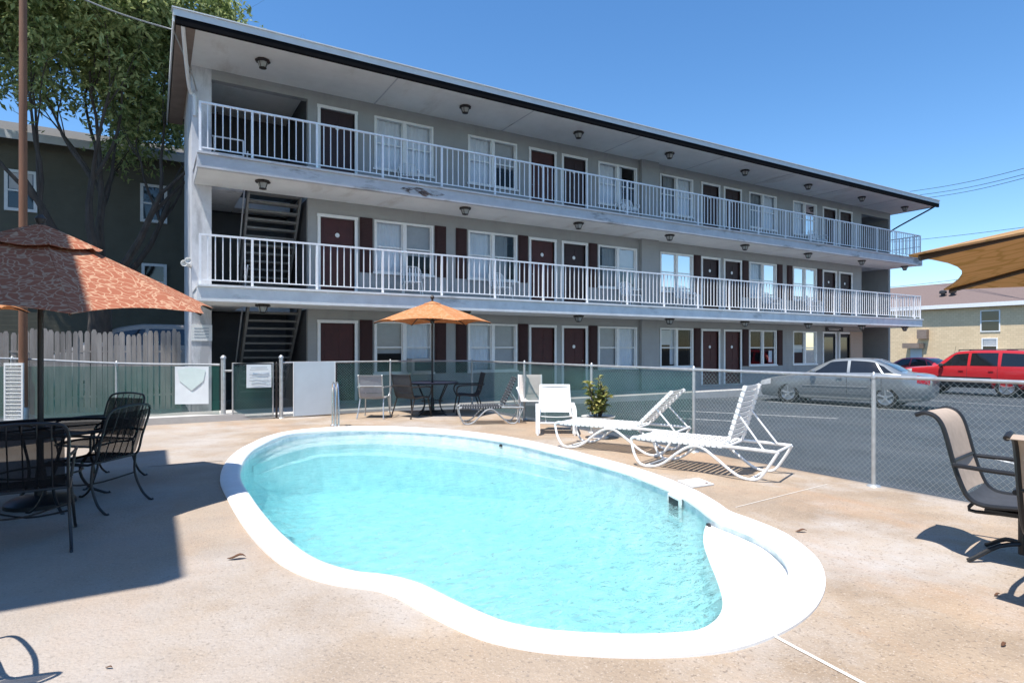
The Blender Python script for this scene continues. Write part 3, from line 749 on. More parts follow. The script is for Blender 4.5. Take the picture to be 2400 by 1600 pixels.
nt_ = MB(); nt_.box(X0 - .02, X0 + .43, YW - .02, YW - .003, 1.60, 1.98); nn_ = part(nt_, 'notice', M['plate'])
nl = MB()
for z in (1.9, 1.83, 1.76, 1.69): nl.box(X0 + .05, X0 + .36, YW - .0245, YW - .0205, z - .012, z + .012)
part(nl, 'lettering', M['signline'], nn_)

# window air conditioner
ac = thing('air_conditioner', 'boxy window air conditioner in the ground floor window behind the orange umbrella', 'air conditioner', (6.5, YW, .74))
b_ = MB(); b_.box(-.33, .33, -.34, .05, 0, .40); b_.build('casing', M['ac'], ac)
b_ = MB(); b_.box(-.25, .25, -.352, -.3405, .06, .34); gr_ = b_.build('grille', M['cladding'], ac)
for bx_ in (-.3, .3): MB().bar((bx_, -.3, -.001), (bx_, -.03, -.28), .03, .03).build('bracket', M['galv'], ac)

# balcony chairs
def balcony_chair():
    t = thing('balcony_chair', '', 'chair', group='white chairs on the walkways')
    s_ = MB()
    for i in range(6): s_.box(-.24, .24, -.22 + i * .08, -.155 + i * .08, .41, .43)
    s_.build('seat', M['plate'], t)
    b_ = MB()
    for i in range(6): x = -.2 + i * .08; b_.bar((x, .24, .46), (x, .33, .86), .045, .012, (0, 1, 0))
    b_.tube(smooth_path([(-.25, .22, .42), (-.25, .32, .82), (0, .36, .9), (.25, .32, .82), (.25, .22, .42)], 4), .014, 6)
    b_.build('backrest', M['plate'], t)
    for sx in (-1, 1):
        a = MB(); a.tube(smooth_path([(sx * .27, .28, .66), (sx * .27, 0, .65), (sx * .27, -.2, .62), (sx * .26, -.24, .5)], 4), .016, 6); a.build('arm', M['plate'], t)
        for sy in (-1, 1):
            l_ = MB(); l_.tube([(sx * .23, sy * .2, .42), (sx * .26, sy * .26, 0)], .015, 6); l_.build('leg', M['plate'], t)
    return t
bc = balcony_chair()
spots = [(6.1, 1, 'white chair below the first window of the second floor walkway'), (8.9, 1, 'white chair below the second window from the stairs, second floor'), (6.0, 2, 'white chair under the leftmost top floor window'), (14.0, 1, 'white chair on the second floor just left of the wall pier'),
         (13.9, 2, 'white chair on the top floor just left of the wall pier'), (16.6, 1, 'white chair on the second floor just right of the wall pier'), (21.5, 1, 'white chair right of the middle door pair on the second floor'), (24.3, 1, 'white chair left of the last door pair on the second floor'), (24.6, 2, 'white chair left of the last door pair on the top floor')]
for i, (x, fl, lb) in enumerate(spots):
    loc = (x, 15.55, F[fl]); rz = random.uniform(-.3, .3)
    if i == 0: bc.location = loc; bc.rotation_euler = (0, 0, rz); bc['label'] = lb
    else: dup(bc, loc, rz, lb)

# ================================================================ FENCES
FH = 1.13
def chain_run(mb, a, b, h=FH, z0=.03, pitch=.058, r=.0013):
    """two families of straight diagonals, woven one each side of the plane"""
    a, b = Vector((a[0], a[1], 0)), Vector((b[0], b[1], 0)); L_ = (b - a).length; d_ = (b - a) / L_; n_ = Vector((-d_.y, d_.x, 0))
    hh = h - z0; k = int((L_ + hh) / pitch)
    for fam in (1, -1):
        for i in range(1, k):
            s0 = i * pitch - (hh if fam == 1 else 0); s1 = s0 + fam * hh
            t0, t1 = 0., 1.
            if fam == 1:
                if s0 < 0: t0 = -s0 / hh
                if s1 > L_: t1 = (L_ - s0) / hh
            else:
                if s0 > L_: t0 = (s0 - L_) / hh
                if s1 < 0: t1 = s0 / hh
            if t1 - t0 < .02: continue
            o = n_ * fam * r * .9
            p = a + d_ * (s0 + (s1 - s0) * t0) + Vector((0, 0, z0 + hh * t0)) + o; q_ = a + d_ * (s0 + (s1 - s0) * t1) + Vector((0, 0, z0 + hh * t1)) + o
            dd = (q_ - p).normalized(); u_ = n_ * r; v_ = dd.cross(n_) * r
            mb.add([p + u_, p - u_ * .5 + v_ * .87, p - u_ * .5 - v_ * .87, q_ + u_, q_ - u_ * .5 + v_ * .87, q_ - u_ * .5 - v_ * .87], [(0, 1, 4, 3), (1, 2, 5, 4), (2, 0, 3, 5)])
def screen_run(a, b, h=FH, off=.02):
    a, b = Vector((a[0], a[1], 0)), Vector((b[0], b[1], 0)); d_ = (b - a).normalized(); n_ = Vector((-d_.y, d_.x, 0)); L_ = (b - a).length; rows = []
    k = max(4, int(L_ / .25))
    for j in range(5):
        z = .06 + (h - .09) * j / 4
        rows.append([a + d_ * (L_ * i / k) + n_ * (off + .012 * noise.noise(Vector((i * .7, j * .9, L_)))) + Vector((0, 0, z)) for i in range(k + 1)])
    return MB().sheet(rows)
def fpost(t, x, y, h=FH + .03, r=.03, m_=None):
    b_ = MB(); b_.lathe([(r, -.05), (r, h - .02), (r * 1.25, h - .015), (r * 1.2, h + .01), (r * .6, h + .04), (.004, h + .05)], (x, y, 0), 10); b_.lathe([(.07, 0), (.06, .012), (r, .02)], (x, y, 0), 10)
    return b_.build('post', m_ or M['galv'], t, True, True)
corner = (6.40, 12.55)
fA = thing('chain_link_fence', 'grey chain link fence with top rail between the pool deck and the car park', 'fence', (6.4, 6, 0))
back = [(2.26, 13.0), (4.62, 13.12), corner]
right = [corner, (6.40, 10.25), (6.40, 8.1), (6.40, 5.85), (6.40, 3.44), (6.40, 1.1), (6.40, -1.4)]
cl = MB(); rl = MB()
for a, b_ in zip(back[:-1], back[1:]): chain_run(cl, a, b_)
for a, b_ in zip(right[:-1], right[1:]): chain_run(cl, a, b_)
cl.build('wire_mesh', M['wire'], fA, False, True)
rl.tube([(x, y, FH + .0) for x, y in back], .018, 8); rl.tube([(x, y, FH) for x, y in right], .018, 8)
rl.build('top_rail', M['galv'], fA, True, True)
for (x, y) in back[1:] + right[1:]: fpost(fA, x, y, FH + .0, .023)
for a, b_ in zip(back[:-1], back[1:]):
    if a == back[0]: a = (3.42, 13.06)
    screen_run(a, b_).build('green_screen', M['screen'], fA, True, True)
screen_run(right[0], right[3]).build('green_screen', M['screen'], fA, True, True)
screen_run(right[3], right[-1]).build('green_screen', M['screenthin'], fA, True, True)
# left run, rising a little to the left
fB = thing('chain_link_fence', 'chain link fence with sagging top rail left of the gate', 'fence', (0, 13.6, 0))
lft = [(1.14, 13.13), (-.6, 14.1), (-2.35, 15.1), (-4.2, 16.2)]
cl = MB(); hts = [1.10, 1.13, 1.22, 1.26]
for a, b_ in zip(lft[:-1], lft[1:]): chain_run(cl, a, b_, 1.14)
cl.build('wire_mesh', M['wire'], fB, False, True)
MB().tube(smooth_path([(x, y, z) for (x, y), z in zip(lft, hts)], 6), .021, 8).build('top_rail', M['galv'], fB, True, True)
for (x, y), z in zip(lft[1:], hts[1:]): fpost(fB, x, y, z, .027)
for a, b_ in zip(lft[:-1], lft[1:]): screen_run(a, b_, 1.10).build('green_screen', M['screen'], fB, True, True)
# gate with its two tall posts
gt = thing('pool_gate', 'chain link pool gate between two tall posts, white notice on it', 'gate', (1.7, 13.06, 0))
fpost(gt, 1.20, 13.1, 1.24, .045); fpost(gt, 2.26, 13.0, 1.24, .04); 
fpost(gt, 2.17, 12.99, 1.10, .022, M['bronze'])
gf = MB(); ga, gb = (1.36, 13.02), (2.10, 12.98)
gf.tube([(ga[0], ga[1], .06), (ga[0], ga[1], 1.13), (gb[0], gb[1], 1.13), (gb[0], gb[1], .06)], .019, 8, True); gf.tube([(ga[0], ga[1], .98), (1.22, 13.06, .98)], .02, 6)
gf.build('gate_frame', M['galv'], gt, True, True)
cl = MB(); chain_run(cl, ga, gb, 1.11, .06); cl.build('wire_mesh', M['wire'], gt, False, True)
screen_run(ga, gb, 1.1).build('green_screen', M['screen'], gt, True, True)
# signs hung on fence and gate
def hung(name, lb, cat, cx, cy, w_, z0, z1, ang, m_):
    t = thing(name, lb, cat, (cx, cy, z0), ang); b_ = MB(); n_ = 8; rows = []
    for j in range(5): rows.append([(-w_ / 2 + w_ * i / n_, .004 * math.sin(i * 1.1 + j), (z1 - z0) * j / 4) for i in range(n_ + 1)])
    b_.sheet(rows, .006); b_.build('panel', m_, t); return t
s1 = hung('notice_sign', 'square white sign with a pale green crest on the fence left of the gate', 'sign', .66, 13.27, .62, .34, 1.07, R(-24), M['sign'])
cr = MB(); cr.add([(-.26, -.0125, .66), (-.22, -.0125, .45), (0, -.0125, .26), (.22, -.0125, .45), (.26, -.0125, .66), (0, -.0125, .71)], [(0, 1, 2, 3, 4, 5)]); cr.build('crest', M['signgreen'], s1)
s2 = hung('notice_sign', 'small white notice wired to the gate', 'sign', 1.83, 12.93, .46, .64, 1.10, R(-4), M['sign'])
ln = MB()
for z, w_ in ((.40, .30), (.36, .34), (.26, .36), (.20, .34), (.14, .36), (.08, .28)): ln.box(-w_ / 2, w_ / 2, -.026, -.023, z - .008, z + .008)
ln.build('lettering', M['signline'], s2)
s3 = thing('blank_board', 'large blank pale blue board fixed to the fence right of the gate', 'board', (2.92, 12.98, .03), R(3))
MB().box(-.42, .42, -.02, .0, 0, 1.10).build('panel', M['board'], s3)
for ex in (-.435, .4205): MB().box(ex, ex + .0145, -.025, .005, 0, 1.11).build('edge_trim', M['trim'], s3)

# weathered picket fence behind, uneven tops
pf = thing('picket_fence', 'weathered grey wooden picket fence behind the chain link on the left', 'fence', (-3, 16.6, 0))
pk_ = MB(); x = -9.5
while x < .6:
    w_ = random.uniform(.085, .105); h = 1.80 + .10 * noise.noise(Vector((x * .8, 0, 0))) + random.uniform(-.05, .05); y = 16.75 + (x + 9.5) * -.055 + random.uniform(-.012, .012); lean = random.uniform(-.015, .015)
    pk_.add([(x, y, .0), (x + w_, y, 0), (x + w_ + lean, y, h - .06), (x + w_ * .75 + lean, y, h), (x + w_ * .25 + lean, y, h), (x + lean, y, h - .06),
             (x, y + .02, .0), (x + w_, y + .02, 0), (x + w_ + lean, y + .02, h - .06), (x + w_ * .75 + lean, y + .02, h), (x + w_ * .25 + lean, y + .02, h), (x + lean, y + .02, h - .06)],
            [(0, 1, 2, 3, 4, 5), (11, 10, 9, 8, 7, 6), (0, 6, 7, 1), (1, 7, 8, 2), (2, 8, 9, 3), (3, 9, 10, 4), (4, 10, 11, 5), (5, 11, 6, 0)])
    x += w_ + random.uniform(.006, .028)
pk_.build('pickets', M['wood'], pf, False, True)
for z in (.35, 1.35): MB().bar((-9.5, 16.8, z), (.6, 16.25, z), .09, .04).build('cross_rail', M['wood'], pf, False, True)

# louvred white panel and white bollard pipe at the far left
lv = thing('louvred_panel', 'narrow white slatted panel standing at the left edge', 'panel', AT(32, 958, 11.6) * 1, R(-25))
lv.location.z = 0
b_ = MB(); b_.box(-.17, -.14, -.02, .02, .04, 1.14); b_.box(.14, .17, -.02, .02, .04, 1.14); b_.box(-.139, .139, -.02, .02, .04, .08); b_.box(-.139, .139, -.02, .02, 1.09, 1.14); b_.build('frame', M['trim'], lv)
b_ = MB()
for i in range(14): z = .12 + i * .07; b_.bar((-.139, 0, z), (.139, 0, z), .012, .06, (0, -.5, .87))
b_.build('slats', M['trim'], lv)

# utility pole and service cable
up = thing('utility_pole', 'tall brown pole rising out of view behind the big umbrella', 'pole', (AT(53, 961, 11.7).x, AT(53, 961, 11.7).y, 0))
MB().tube([(0, 0, -.1), (0, 0, 10.5)], [.075, .06], 10).build('shaft', M['pole'], up, True)
MB().lathe([(.09, .0), (.09, .25), (.076, .28)], (0, 0, 0), 10).build('collar', M['galv'], up, True)
MB().bar((-.5, 0, 9.9), (.5, 0, 9.9), .08, .1).build('crossarm', M['pole'], up)
pt = Vector(up.location) + Vector((.1, 0, 8.72)); pe = Vector((RX0 + .02, YR + .5, 8.12))
pts = [pt.lerp(pe, i / 12) - Vector((0, 0, .35 * math.sin(math.pi * i / 12) * .3)) for i in range(13)] + [Vector((.8, 15.6, 7.62)), Vector((.9, 16.07, 7.5))]
tag(MB().tube(pts, .016, 5).build('service_cable', M['cablepale']), 'grey cable running from the pole to the motel roof corner', 'cable')
for i, (a, b_, t0, t1, lb) in enumerate([((2090, 440), (2400, 374), 62, 46, 'topmost of the three thin power lines above the motel roof end'), ((2104, 449), (2400, 388), 62, 46, 'middle of the three thin power lines above the motel roof end'),
                                         ((2118, 456), (2400, 396), 62, 46, 'lowest of the three thin power lines above the motel roof end'), ((1900, 566), (2400, 516), 75, 52, 'power line just above the right umbrella'), ((1900, 668), (2260, 634), 75, 60, 'power line low over the tan building roof')]):
    p, q_ = AT(*a, t0), AT(*b_, t1)
    pts = [p.lerp(q_, k / 14) - Vector((0, 0, .25 * math.sin(math.pi * k / 14))) for k in range(15)]
    tag(MB().tube(pts, .022, 5).build('power_line', M['cable']), lb, 'power line', 'power lines on the right')

# ================================================================ NEIGHBOURING BUILDINGS
lb_ = thing('neighbour_house', 'dark olive two storey house behind the tree on the left', 'building', (-5, 24, 0))
b_ = MB(); b_.box(-14, 1.6, 24, 32, -.1, 7.9); b_.build('wall', M['olive'], lb_, False, True)
b_ = MB(); b_.add([(-14.5, 23.4, 7.9), (2.1, 23.4, 7.9), (2.1, 32.6, 7.9), (-14.5, 32.6, 7.9), (-14.5, 28, 9.6), (2.1, 28, 9.6)], [(0, 1, 5, 4), (2, 3, 4, 5), (0, 4, 3), (1, 2, 5), (0, 3, 2, 1)])
rf_ = b_.build('roof', M['greyshingle'], lb_, False, True)
b_ = MB(); b_.box(-14.5, 2.1, 23.36, 23.395, 7.75, 8.0); b_.build('fascia', M['fascia'], rf_, False, True)
def simple_window(parent, x0, x1, y, z0, z1, ax='x', face=-1, curt=None):
    """framed sash window on a wall; ax = the axis it runs along, face = the side it looks to"""
    def bx(m_, a0, a1, d0, d1, h0, h1):
        d0, d1 = sorted((y + face * d0, y + face * d1))
        m_.box(a0, a1, d0, d1, h0, h1) if ax == 'x' else m_.box(d0, d1, a0, a1, h0, h1)
    f_ = MB(); 
    bx(f_, x0, x0 + .09, .003, .06, z0, z1); bx(f_, x1 - .09, x1, .003, .06, z0, z1); bx(f_, x0 + .0901, x1 - .0901, .003, .058, z0, z0 + .09); bx(f_, x0 + .0901, x1 - .0901, .003, .058, z1 - .09, z1)
    bx(f_, x0 + .0901, x1 - .0901, .003, .045, (z0 + z1) / 2 - .03, (z0 + z1) / 2 + .03)
    w_ = f_.build('window', M['trim'], parent, False, True)
    p_ = MB(); bx(p_, x0 + .0902, x1 - .0902, .004, .02, z0 + .0902, (z0 + z1) / 2 - .0302); bx(p_, x0 + .0902, x1 - .0902, .004, .024, (z0 + z1) / 2 + .0302, z1 - .0902)
    p_.build('pane', M['carglass'], w_, False, True)
    if curt:
        c_ = MB(); bx(c_, x0 + .12, x1 - .12, .0245, .03, (z0 + z1) / 2 + .05, z1 - .1); c_.build('blind', curt, w_, False, True)
    return w_
def wx(u, Y): d_ = ray(u, 800); return d_.x / d_.y * Y
def wz(u, v, Y): d_ = ray(u, v); return CAM_H + d_.z / d_.y * Y
for (u0, u1, v0, v1, c_) in ((10, 86, 392, 486, M['blind']), (322, 384, 425, 512, None), (325, 383, 606, 690, None), (30, 92, 612, 690, None)):
    simple_window(lb_, wx(u0, 24), wx(u1, 24), 24, wz((u0 + u1) / 2, v1, 24), wz((u0 + u1) / 2, v0, 24), 'x', -1, c_)

tb = thing('tan_brick_building', 'tan brick building with brown roof beyond the car park', 'building', (62.5, 24, 0))
TX = 62.5
b_ = MB(); b_.box(TX, TX + 11, 4, 48, -.1, 5.5); b_.build('wall', M['brick'], tb, False, True)
b_ = MB(); b_.add([(TX - .5, 3.5, 5.3), (TX - .5, 48.5, 5.3), (TX + 11.7, 48.5, 5.3), (TX + 11.7, 3.5, 5.3), (TX + 5.5, 3.5, 7.9), (TX + 5.5, 48.5, 7.9)], [(0, 4, 5, 1), (3, 2, 5, 4), (0, 3, 4), (1, 5, 2), (0, 1, 2, 3)])
rf_ = b_.build('roof', M['shingle'], tb, False, True)
b_ = MB(); b_.box(TX - .56, TX - .505, 3.4, 48.6, 5.05, 5.4); b_.build('fascia', M['trim'], rf_, False, True)
for (u, v) in ((2166, 702), (2188, 690)):
    d_ = ray(u, v); t = (TX + 2) / d_.x; b_ = MB(); b_.lathe([(.18, 0), (.18, .7), (.32, .72), (.32, .95), (.1, 1.05)], (TX + 2, d_.y * t, 5.9), 8); b_.build('vent', M['cladding'], rf_, False, True)
def ty(u): d_ = ray(u, 800); return d_.y / d_.x * TX
def tz(u, v): d_ = ray(u, v); return CAM_H + d_.z / d_.x * TX
simple_window(tb, ty(2298), ty(2252), TX, tz(2272, 762), tz(2272, 712), 'y', -1)
simple_window(tb, ty(2292), ty(2255), TX, tz(2272, 812), tz(2272, 776), 'y', -1, M['blind'])
b_ = MB(); b_.box(TX - .9, TX - .01, ty(2300), ty(2256), tz(2275, 830), tz(2275, 812)); b_.build('window_box', M['trim'], tb, False, True)
b_ = MB(); b_.box(TX - .08, TX - .01, ty(2118), ty(2092), 0, tz(2105, 800)); dd = b_.build('door', M['board'], tb, False, True)
b_ = MB(); b_.box(TX - 1.1, TX - .01, ty(2124), ty(2086), tz(2105, 800) + .02, tz(2105, 788)); b_.build('door_canopy', M['brownsoffit'], tb, False, True)
b_ = MB(); b_.box(TX - .5, TX - .01, ty(2134), ty(2112), tz(2122, 778), tz(2122, 757)); b_.build('wall_vent', M['brownsoffit'], tb, False, True)

# unseen building added on the left to shade the black table and dim skylight
pr = thing('shade_building', 'unseen building added on the left to cast the straight roof shadow over the black table', 'building', (-7, 6.3, 0))
RE, RY0, RY1 = -2.36, 3.1, 8.6
b_ = MB(); b_.box(-14, RE + .02, RY0 + .04, RY1 - .04, 7.0, 7.25); rf_ = b_.build('roof', M['greyshingle'], pr, False, True)
b_ = MB(); b_.box(-14, RE + .04, RY0, RY0 + .038, 6.9, 7.28); b_.box(-14, RE + .04, RY1 - .038, RY1, 6.9, 7.28); b_.box(RE + .021, RE + .06, RY0, RY1, 6.9, 7.281); b_.build('fascia', M['trim'], rf_, False, True)
b_ = MB(); b_.box(-14, -3.7, RY0 + .4, RY1 - .4, -.1, 6.999); b_.build('wall', M['olive'], pr, False, True)

# ================================================================ TREE
def tree(loc, label):
    rnd = random.Random(11); t = thing('broadleaf_tree', label, 'tree', loc)
    tk = MB(); tips = []
    def limb(p, d_, L_, r, depth):
        pts = [p]; rs = [r]; n_ = 5
        for i in range(n_):
            d_ = (d_ + Vector((rnd.uniform(-.16, .16), rnd.uniform(-.16, .16), rnd.uniform(-.06, .12)))).normalized()
            pts.append(pts[-1] + d_ * L_ / n_); rs.append(r * (1 - .52 * (i + 1) / n_))
        tk.tube(pts, rs, 8 if depth < 2 else 5)
        if depth >= 2: tips.extend((q_, depth) for q_ in pts[2:])
        if depth == 4: return
        for _ in range(rnd.choice((2, 3)) if depth else 3):
            a = rnd.uniform(0, 6.28); s_ = rnd.uniform(.35, .75)
            nd = (d_ + Vector((math.cos(a) * s_, math.sin(a) * s_ * .8, rnd.uniform(-.05, .3)))).normalized()
            limb(pts[-1] if rnd.random() < .6 else pts[-2], nd, L_ * rnd.uniform(.62, .86), rs[-1] * .8, depth + 1)
    tk.tube([(0, 0, -.2), (.02, 0, .4), (0, .03, 1.6), (.03, 0, 2.9)], [.42, .33, .29, .27], 10)
    for (dx, dy, L_, r) in ((-.55, .1, 3.6, .15), (-.2, -.15, 3.4, .15), (.12, .1, 3.6, .15), (.45, -.1, 3.4, .13), (.75, .2, 3.5, .12), (.05, .5, 3.4, .12)):
        limb(Vector((dx * .12, dy * .12, 2.7)), Vector((dx, dy, 1.05)).normalized(), L_, r, 0)
    tk.build('trunk', M['bark'], t, True)
    lf = MB()
    for (p, dep) in tips:
        if p.z < 3.9 or CA * p.x - SA * p.y > 2.9: continue
        low = p.z < 6.6
        dens = (11 if low else 16) + (0 if dep < 4 else 6)
        if low and rnd.random() < .2: continue
        cl_ = rnd.uniform(.35, .75)
        for _ in range(dens):
            q_ = p + Vector((rnd.gauss(0, cl_ * .6), rnd.gauss(0, cl_ * .6), rnd.gauss(0, cl_ * .4)))
            a = rnd.uniform(0, 6.28)
            d0 = Vector((math.cos(a), math.sin(a), rnd.gauss(-.35, .4))).normalized()
            for k in range(3):
                d_ = (d0 + Vector((rnd.gauss(0, .35), rnd.gauss(0, .35), rnd.gauss(0, .3)))).normalized(); l_ = rnd.uniform(.11, .22); w_ = l_ * rnd.uniform(.17, .26)
                s_ = d_.cross(Vector((rnd.gauss(0, .5), rnd.gauss(0, .5), 1))).normalized(); e_ = q_ + d0 * .06 * k
                lf.add([e_, e_ + d_ * l_ * .45 + s_ * w_, e_ + d_ * l_ - Vector((0, 0, l_ * .15)), e_ + d_ * l_ * .45 - s_ * w_], [(0, 1, 2), (0, 2, 3)])
    lf.build('crown', M['leaf'], t)
    return t
tp = AT(228, 800, 16.6)
tree((tp.x, tp.y, 0), 'many stemmed broadleaf tree with sunlit crown left of the motel')

# ================================================================ UMBRELLAS AND TABLES
def umbrella(label, loc, Rr, ze, za, n, a0, m_, rib_m, vent=False, pole_r=.022, scallop=.10, rib_r=.011, bowin=.05, gap=.02, droop=0., rim=0., tilt=(0, 0)):
    t = thing('patio_umbrella', label, 'umbrella', (loc[0], loc[1], 0))
    c_ = MB(); seg = 8; rad = 10
    def P(k, s_, r):     # k panel, s_ along rim 0..1, r 0..1 from apex
        a, b_ = a0 + 2 * math.pi * k / n, a0 + 2 * math.pi * (k + 1) / n
        pa = Vector((math.cos(a), math.sin(a), 0)) * Rr; pb = Vector((math.cos(b_), math.sin(b_), 0)) * Rr
        e = pa.lerp(pb, s_); bow = 4 * s_ * (1 - s_)
        z = ze + (za - ze) * (1 - r ** 1.08) - .05 * bow * r * (1 - r) * 4 * .5 + scallop * bow * r ** 6 + (tilt[0] * e.x + tilt[1] * e.y) * r
        return Vector((e.x * r * (1 - bowin * bow * r ** 3), e.y * r * (1 - bowin * bow * r ** 3), z))
    r_in = .10
    for k in range(n):
        c_.sheet([[P(k, j / seg, r_in + (1 - r_in) * i / rad) for j in range(seg + 1)] for i in range(rad + 1)], .004)
        if rim:
            c_.sheet([[P(k, j / seg, 1) - Vector((0, 0, rim * q_)) for j in range(seg + 1)] for q_ in (0, 1)], .004)
    cn = c_.build('canopy', m_, t, True)
    if vent:
        v_ = MB()
        for k in range(n): v_.sheet([[P(k, j / seg, .02 + .30 * i / 4) + Vector((0, 0, .055)) for j in range(seg + 1)] for i in range(5)], .004)
        v_.build('vent', m_, cn, True)
    else:
        v_ = MB()
        for k in range(n): v_.sheet([[P(k, j / seg, .01 + .14 * i / 3) + Vector((0, 0, .012)) for j in range(seg + 1)] for i in range(4)], .003)
        v_.build('cap', m_, cn, True)
    pl = MB(); pl.tube([(0, 0, .03), (0, 0, za + .06)], pole_r, 10); pl.lathe([(.035, za + .06), (.045, za + .10), (.02, za + .14)], (0, 0, 0), 10); pl.build('pole', rib_m, t, True)
    hub = za - .42
    for k in range(n):
        rb = MB(); pts = [P(k, 0, r) - Vector((0, 0, gap)) for r in (.03, .3, .6, .85, .985)]; rb.tube(pts, rib_r, 6); r_ = rb.build('rib', rib_m, t)
        st = MB(); st.tube([(0, 0, hub), tuple(P(k, 0, .55) - Vector((0, 0, .03)))], rib_r * .8, 5); st.build('strut', rib_m, r_)
    MB().lathe([(.04, hub - .05), (.05, hub), (.04, hub + .05)], (0, 0, 0), 10).build('runner', rib_m, t)
    MB().lathe([(.27, 0), (.27, .035), (.22, .07), (.05, .09), (.035, .34), (.028, .36)], (0, 0, 0), 20).build('base', M['black'], t, True)
    return t
UB = AT(93, 800, 5.5); UM = AT(993, 800, 13.05)
tipA = math.atan2(.0713 * 5.5 - UB.x + .03, 0) * 0
umbrella('large terracotta scroll patterned umbrella over the black table on the left', (UB.x, UB.y), 1.49, 1.83, 2.50, 8, R(-31), M['canopy_red'], M['bronze'], True, .024, .05, tilt=(-.012, .105))
umbrella('orange umbrella whose tip shows at the left edge behind the large one', (-3.15, 12.0), 1.5, 2.0, 2.65, 8, R(-31), M['canopy_orange'], M['bronze'], False, .022, .06)
umbrella('plain orange tan umbrella open in front of the motel', (UM.x, UM.y), 1.28, 1.97, 2.43, 6, R(-31), M['canopy_orange'], M['bronze'], False, .022, .05)
umbrella('ochre patterned umbrella seen from below at the right edge', (2.226, -.252), 1.25, 1.615, 1.87, 8, R(132.5), M['canopy_tan'], M['bronze'], False, .022, .012, .0065, .06, .008)

def iron_table(label, loc, r, h, mtop):
    t = thing('patio_table', label, 'table', loc)
    b_ = MB(); b_.lathe([(.03, h - .004), (r - .01, h - .004), (r - .01, h + .004), (.03, h + .004)], (0, 0, 0), 40, 'z', False); b_.build('tabletop', mtop, t)
    b_ = MB(); b_.tube([(r * math.cos(a * math.pi / 20), r * math.sin(a * math.pi / 20), h) for a in range(40)], .016, 8, True)
    b_.tube([(.05 * math.cos(a * math.pi / 6), .05 * math.sin(a * math.pi / 6), h) for a in range(12)], .01, 6, True)
    for k in range(2): a = k * math.pi / 2 + .4; b_.bar((r * math.cos(a), r * math.sin(a), h - .014), (-r * math.cos(a), -r * math.sin(a), h - .014), .02, .012)
    b_.build('rim', M['black'], t, True)
    for k in range(4):
        a = k * math.pi / 2 + .4; c_, s_ = math.cos(a), math.sin(a)
        l_ = MB(); l_.tube(smooth_path([(c_ * r * .8, s_ * r * .8, h - .02), (c_ * r * .62, s_ * r * .62, h * .72), (c_ * r * .42, s_ * r * .42, h * .42), (c_ * r * .5, s_ * r * .5, h * .16), (c_ * r * .7, s_ * r * .7, .012), (c_ * r * .76, s_ * r * .76, .008)], 4), .013, 7); l_.build('leg', M['black'], t, True)
    b_ = MB(); b_.tube([(r * .43 * math.cos(a * math.pi / 10), r * .43 * math.sin(a * math.pi / 10), h * .42) for a in range(20)], .009, 6, True); b_.build('leg_ring', M['black'], t)
    return t
iron_table('round black wire mesh table under the large patterned umbrella', (UB.x, UB.y, 0), .74, .70, M['mesh'])
iron_table('dark round table under the plain orange umbrella', (UM.x, UM.y, 0), .55, .68, M['slinggrey'])

# wrought iron chair: front towards -y
def iron_chair(label):
    t = thing('iron_chair', label, 'chair', group='black iron chairs around the left table')
    s_ = MB(); s_.sheet([[(x, y, .425 + .02 * (abs(x) / .24) ** 2 + (.03 if y > .15 else 0) * 0 - (.03 if y < -.2 else 0)) for x in (-.24, -.12, 0, .12, .24)] for y in (-.25, -.2, -.1, 0, .1, .22)], .004); s_.build('seat', M['mesh'], t)
    b_ = MB(); b_.sheet([[(x, .24 + .13 * k + .03 * (1 - (x / .24) ** 2), .46 + .40 * k) for x in (-.23, -.115, 0, .115, .23)] for k in (0, .33, .66, 1)], .004); b_.build('backrest', M['mesh'], t)
    f_ = MB()
    f_.tube(smooth_path([(-.25, -.25, .41), (-.255, 0, .43), (-.25, .23, .43), (-.25, .30, .62), (-.245, .38, .86), (-.12, .41, .91), (.12, .41, .91), (.245, .38, .86), (.25, .30, .62), (.25, .23, .43), (.255, 0, .43), (.25, -.25, .41)], 4), .011, 7)
    f_.tube([(-.25, -.25, .41), (.25, -.25, .41)], .011, 7); f_.tube([(-.25, .23, .43), (.25, .23, .43)], .01, 7)
    for x in (-.16, -.08, 0, .08, .16): f_.tube([(x, .25, .44), (x, .41, .90)], .005, 5)
    f_.build('frame', M['black'], t, True)
    for sx in (-1, 1):
        a = MB(); a.tube(smooth_path([(sx * .25, .31, .66), (sx * .285, .1, .67), (sx * .29, -.15, .66), (sx * .275, -.24, .60), (sx * .255, -.235, .43)], 4), .011, 7); a.build('arm', M['black'], t, True)
        l_ = MB(); l_.tube(smooth_path([(sx * .25, -.235, .43), (sx * .265, -.20, .24), (sx * .275, -.26, .08), (sx * .28, -.34, .008), (sx * .28, -.37, .01)], 4), .011, 7); l_.build('leg', M['black'], t, True)
        l_ = MB(); l_.tube(smooth_path([(sx * .25, .23, .43), (sx * .255, .22, .26), (sx * .265, .28, .09), (sx * .27, .36, .008), (sx * .27, .39, .01)], 4), .011, 7); l_.build('leg', M['black'], t, True)
    for sx in (-1, 1): MB().tube(smooth_path([(sx * -.262, -.20, .24), (0, 0, .20 + .004 * sx), (sx * .255, .22, .26)], 4), .007, 6).build('stretcher', M['black'], t, True)
    return t
def face(p, q_): return math.atan2(q_[1] - p[1], q_[0] - p[0]) + math.pi / 2      # turn -y towards q_
tc_ = (UB.x, UB.y)
p = (-.47, 6.62); ic = iron_chair('black iron chair at the right of the black table, back to the pool'); ic.location = (*p, 0); ic.rotation_euler = (0, 0, face(p, tc_))
p = (-.78, 5.55); dup(ic, (*p, 0), face(p, tc_), 'black iron chair nearest the camera at the black table')
p = (-.52, 7.85); dup(ic, (*p, 0), face(p, (-1.3, 7.1)), 'black iron chair on the far side of the black table')
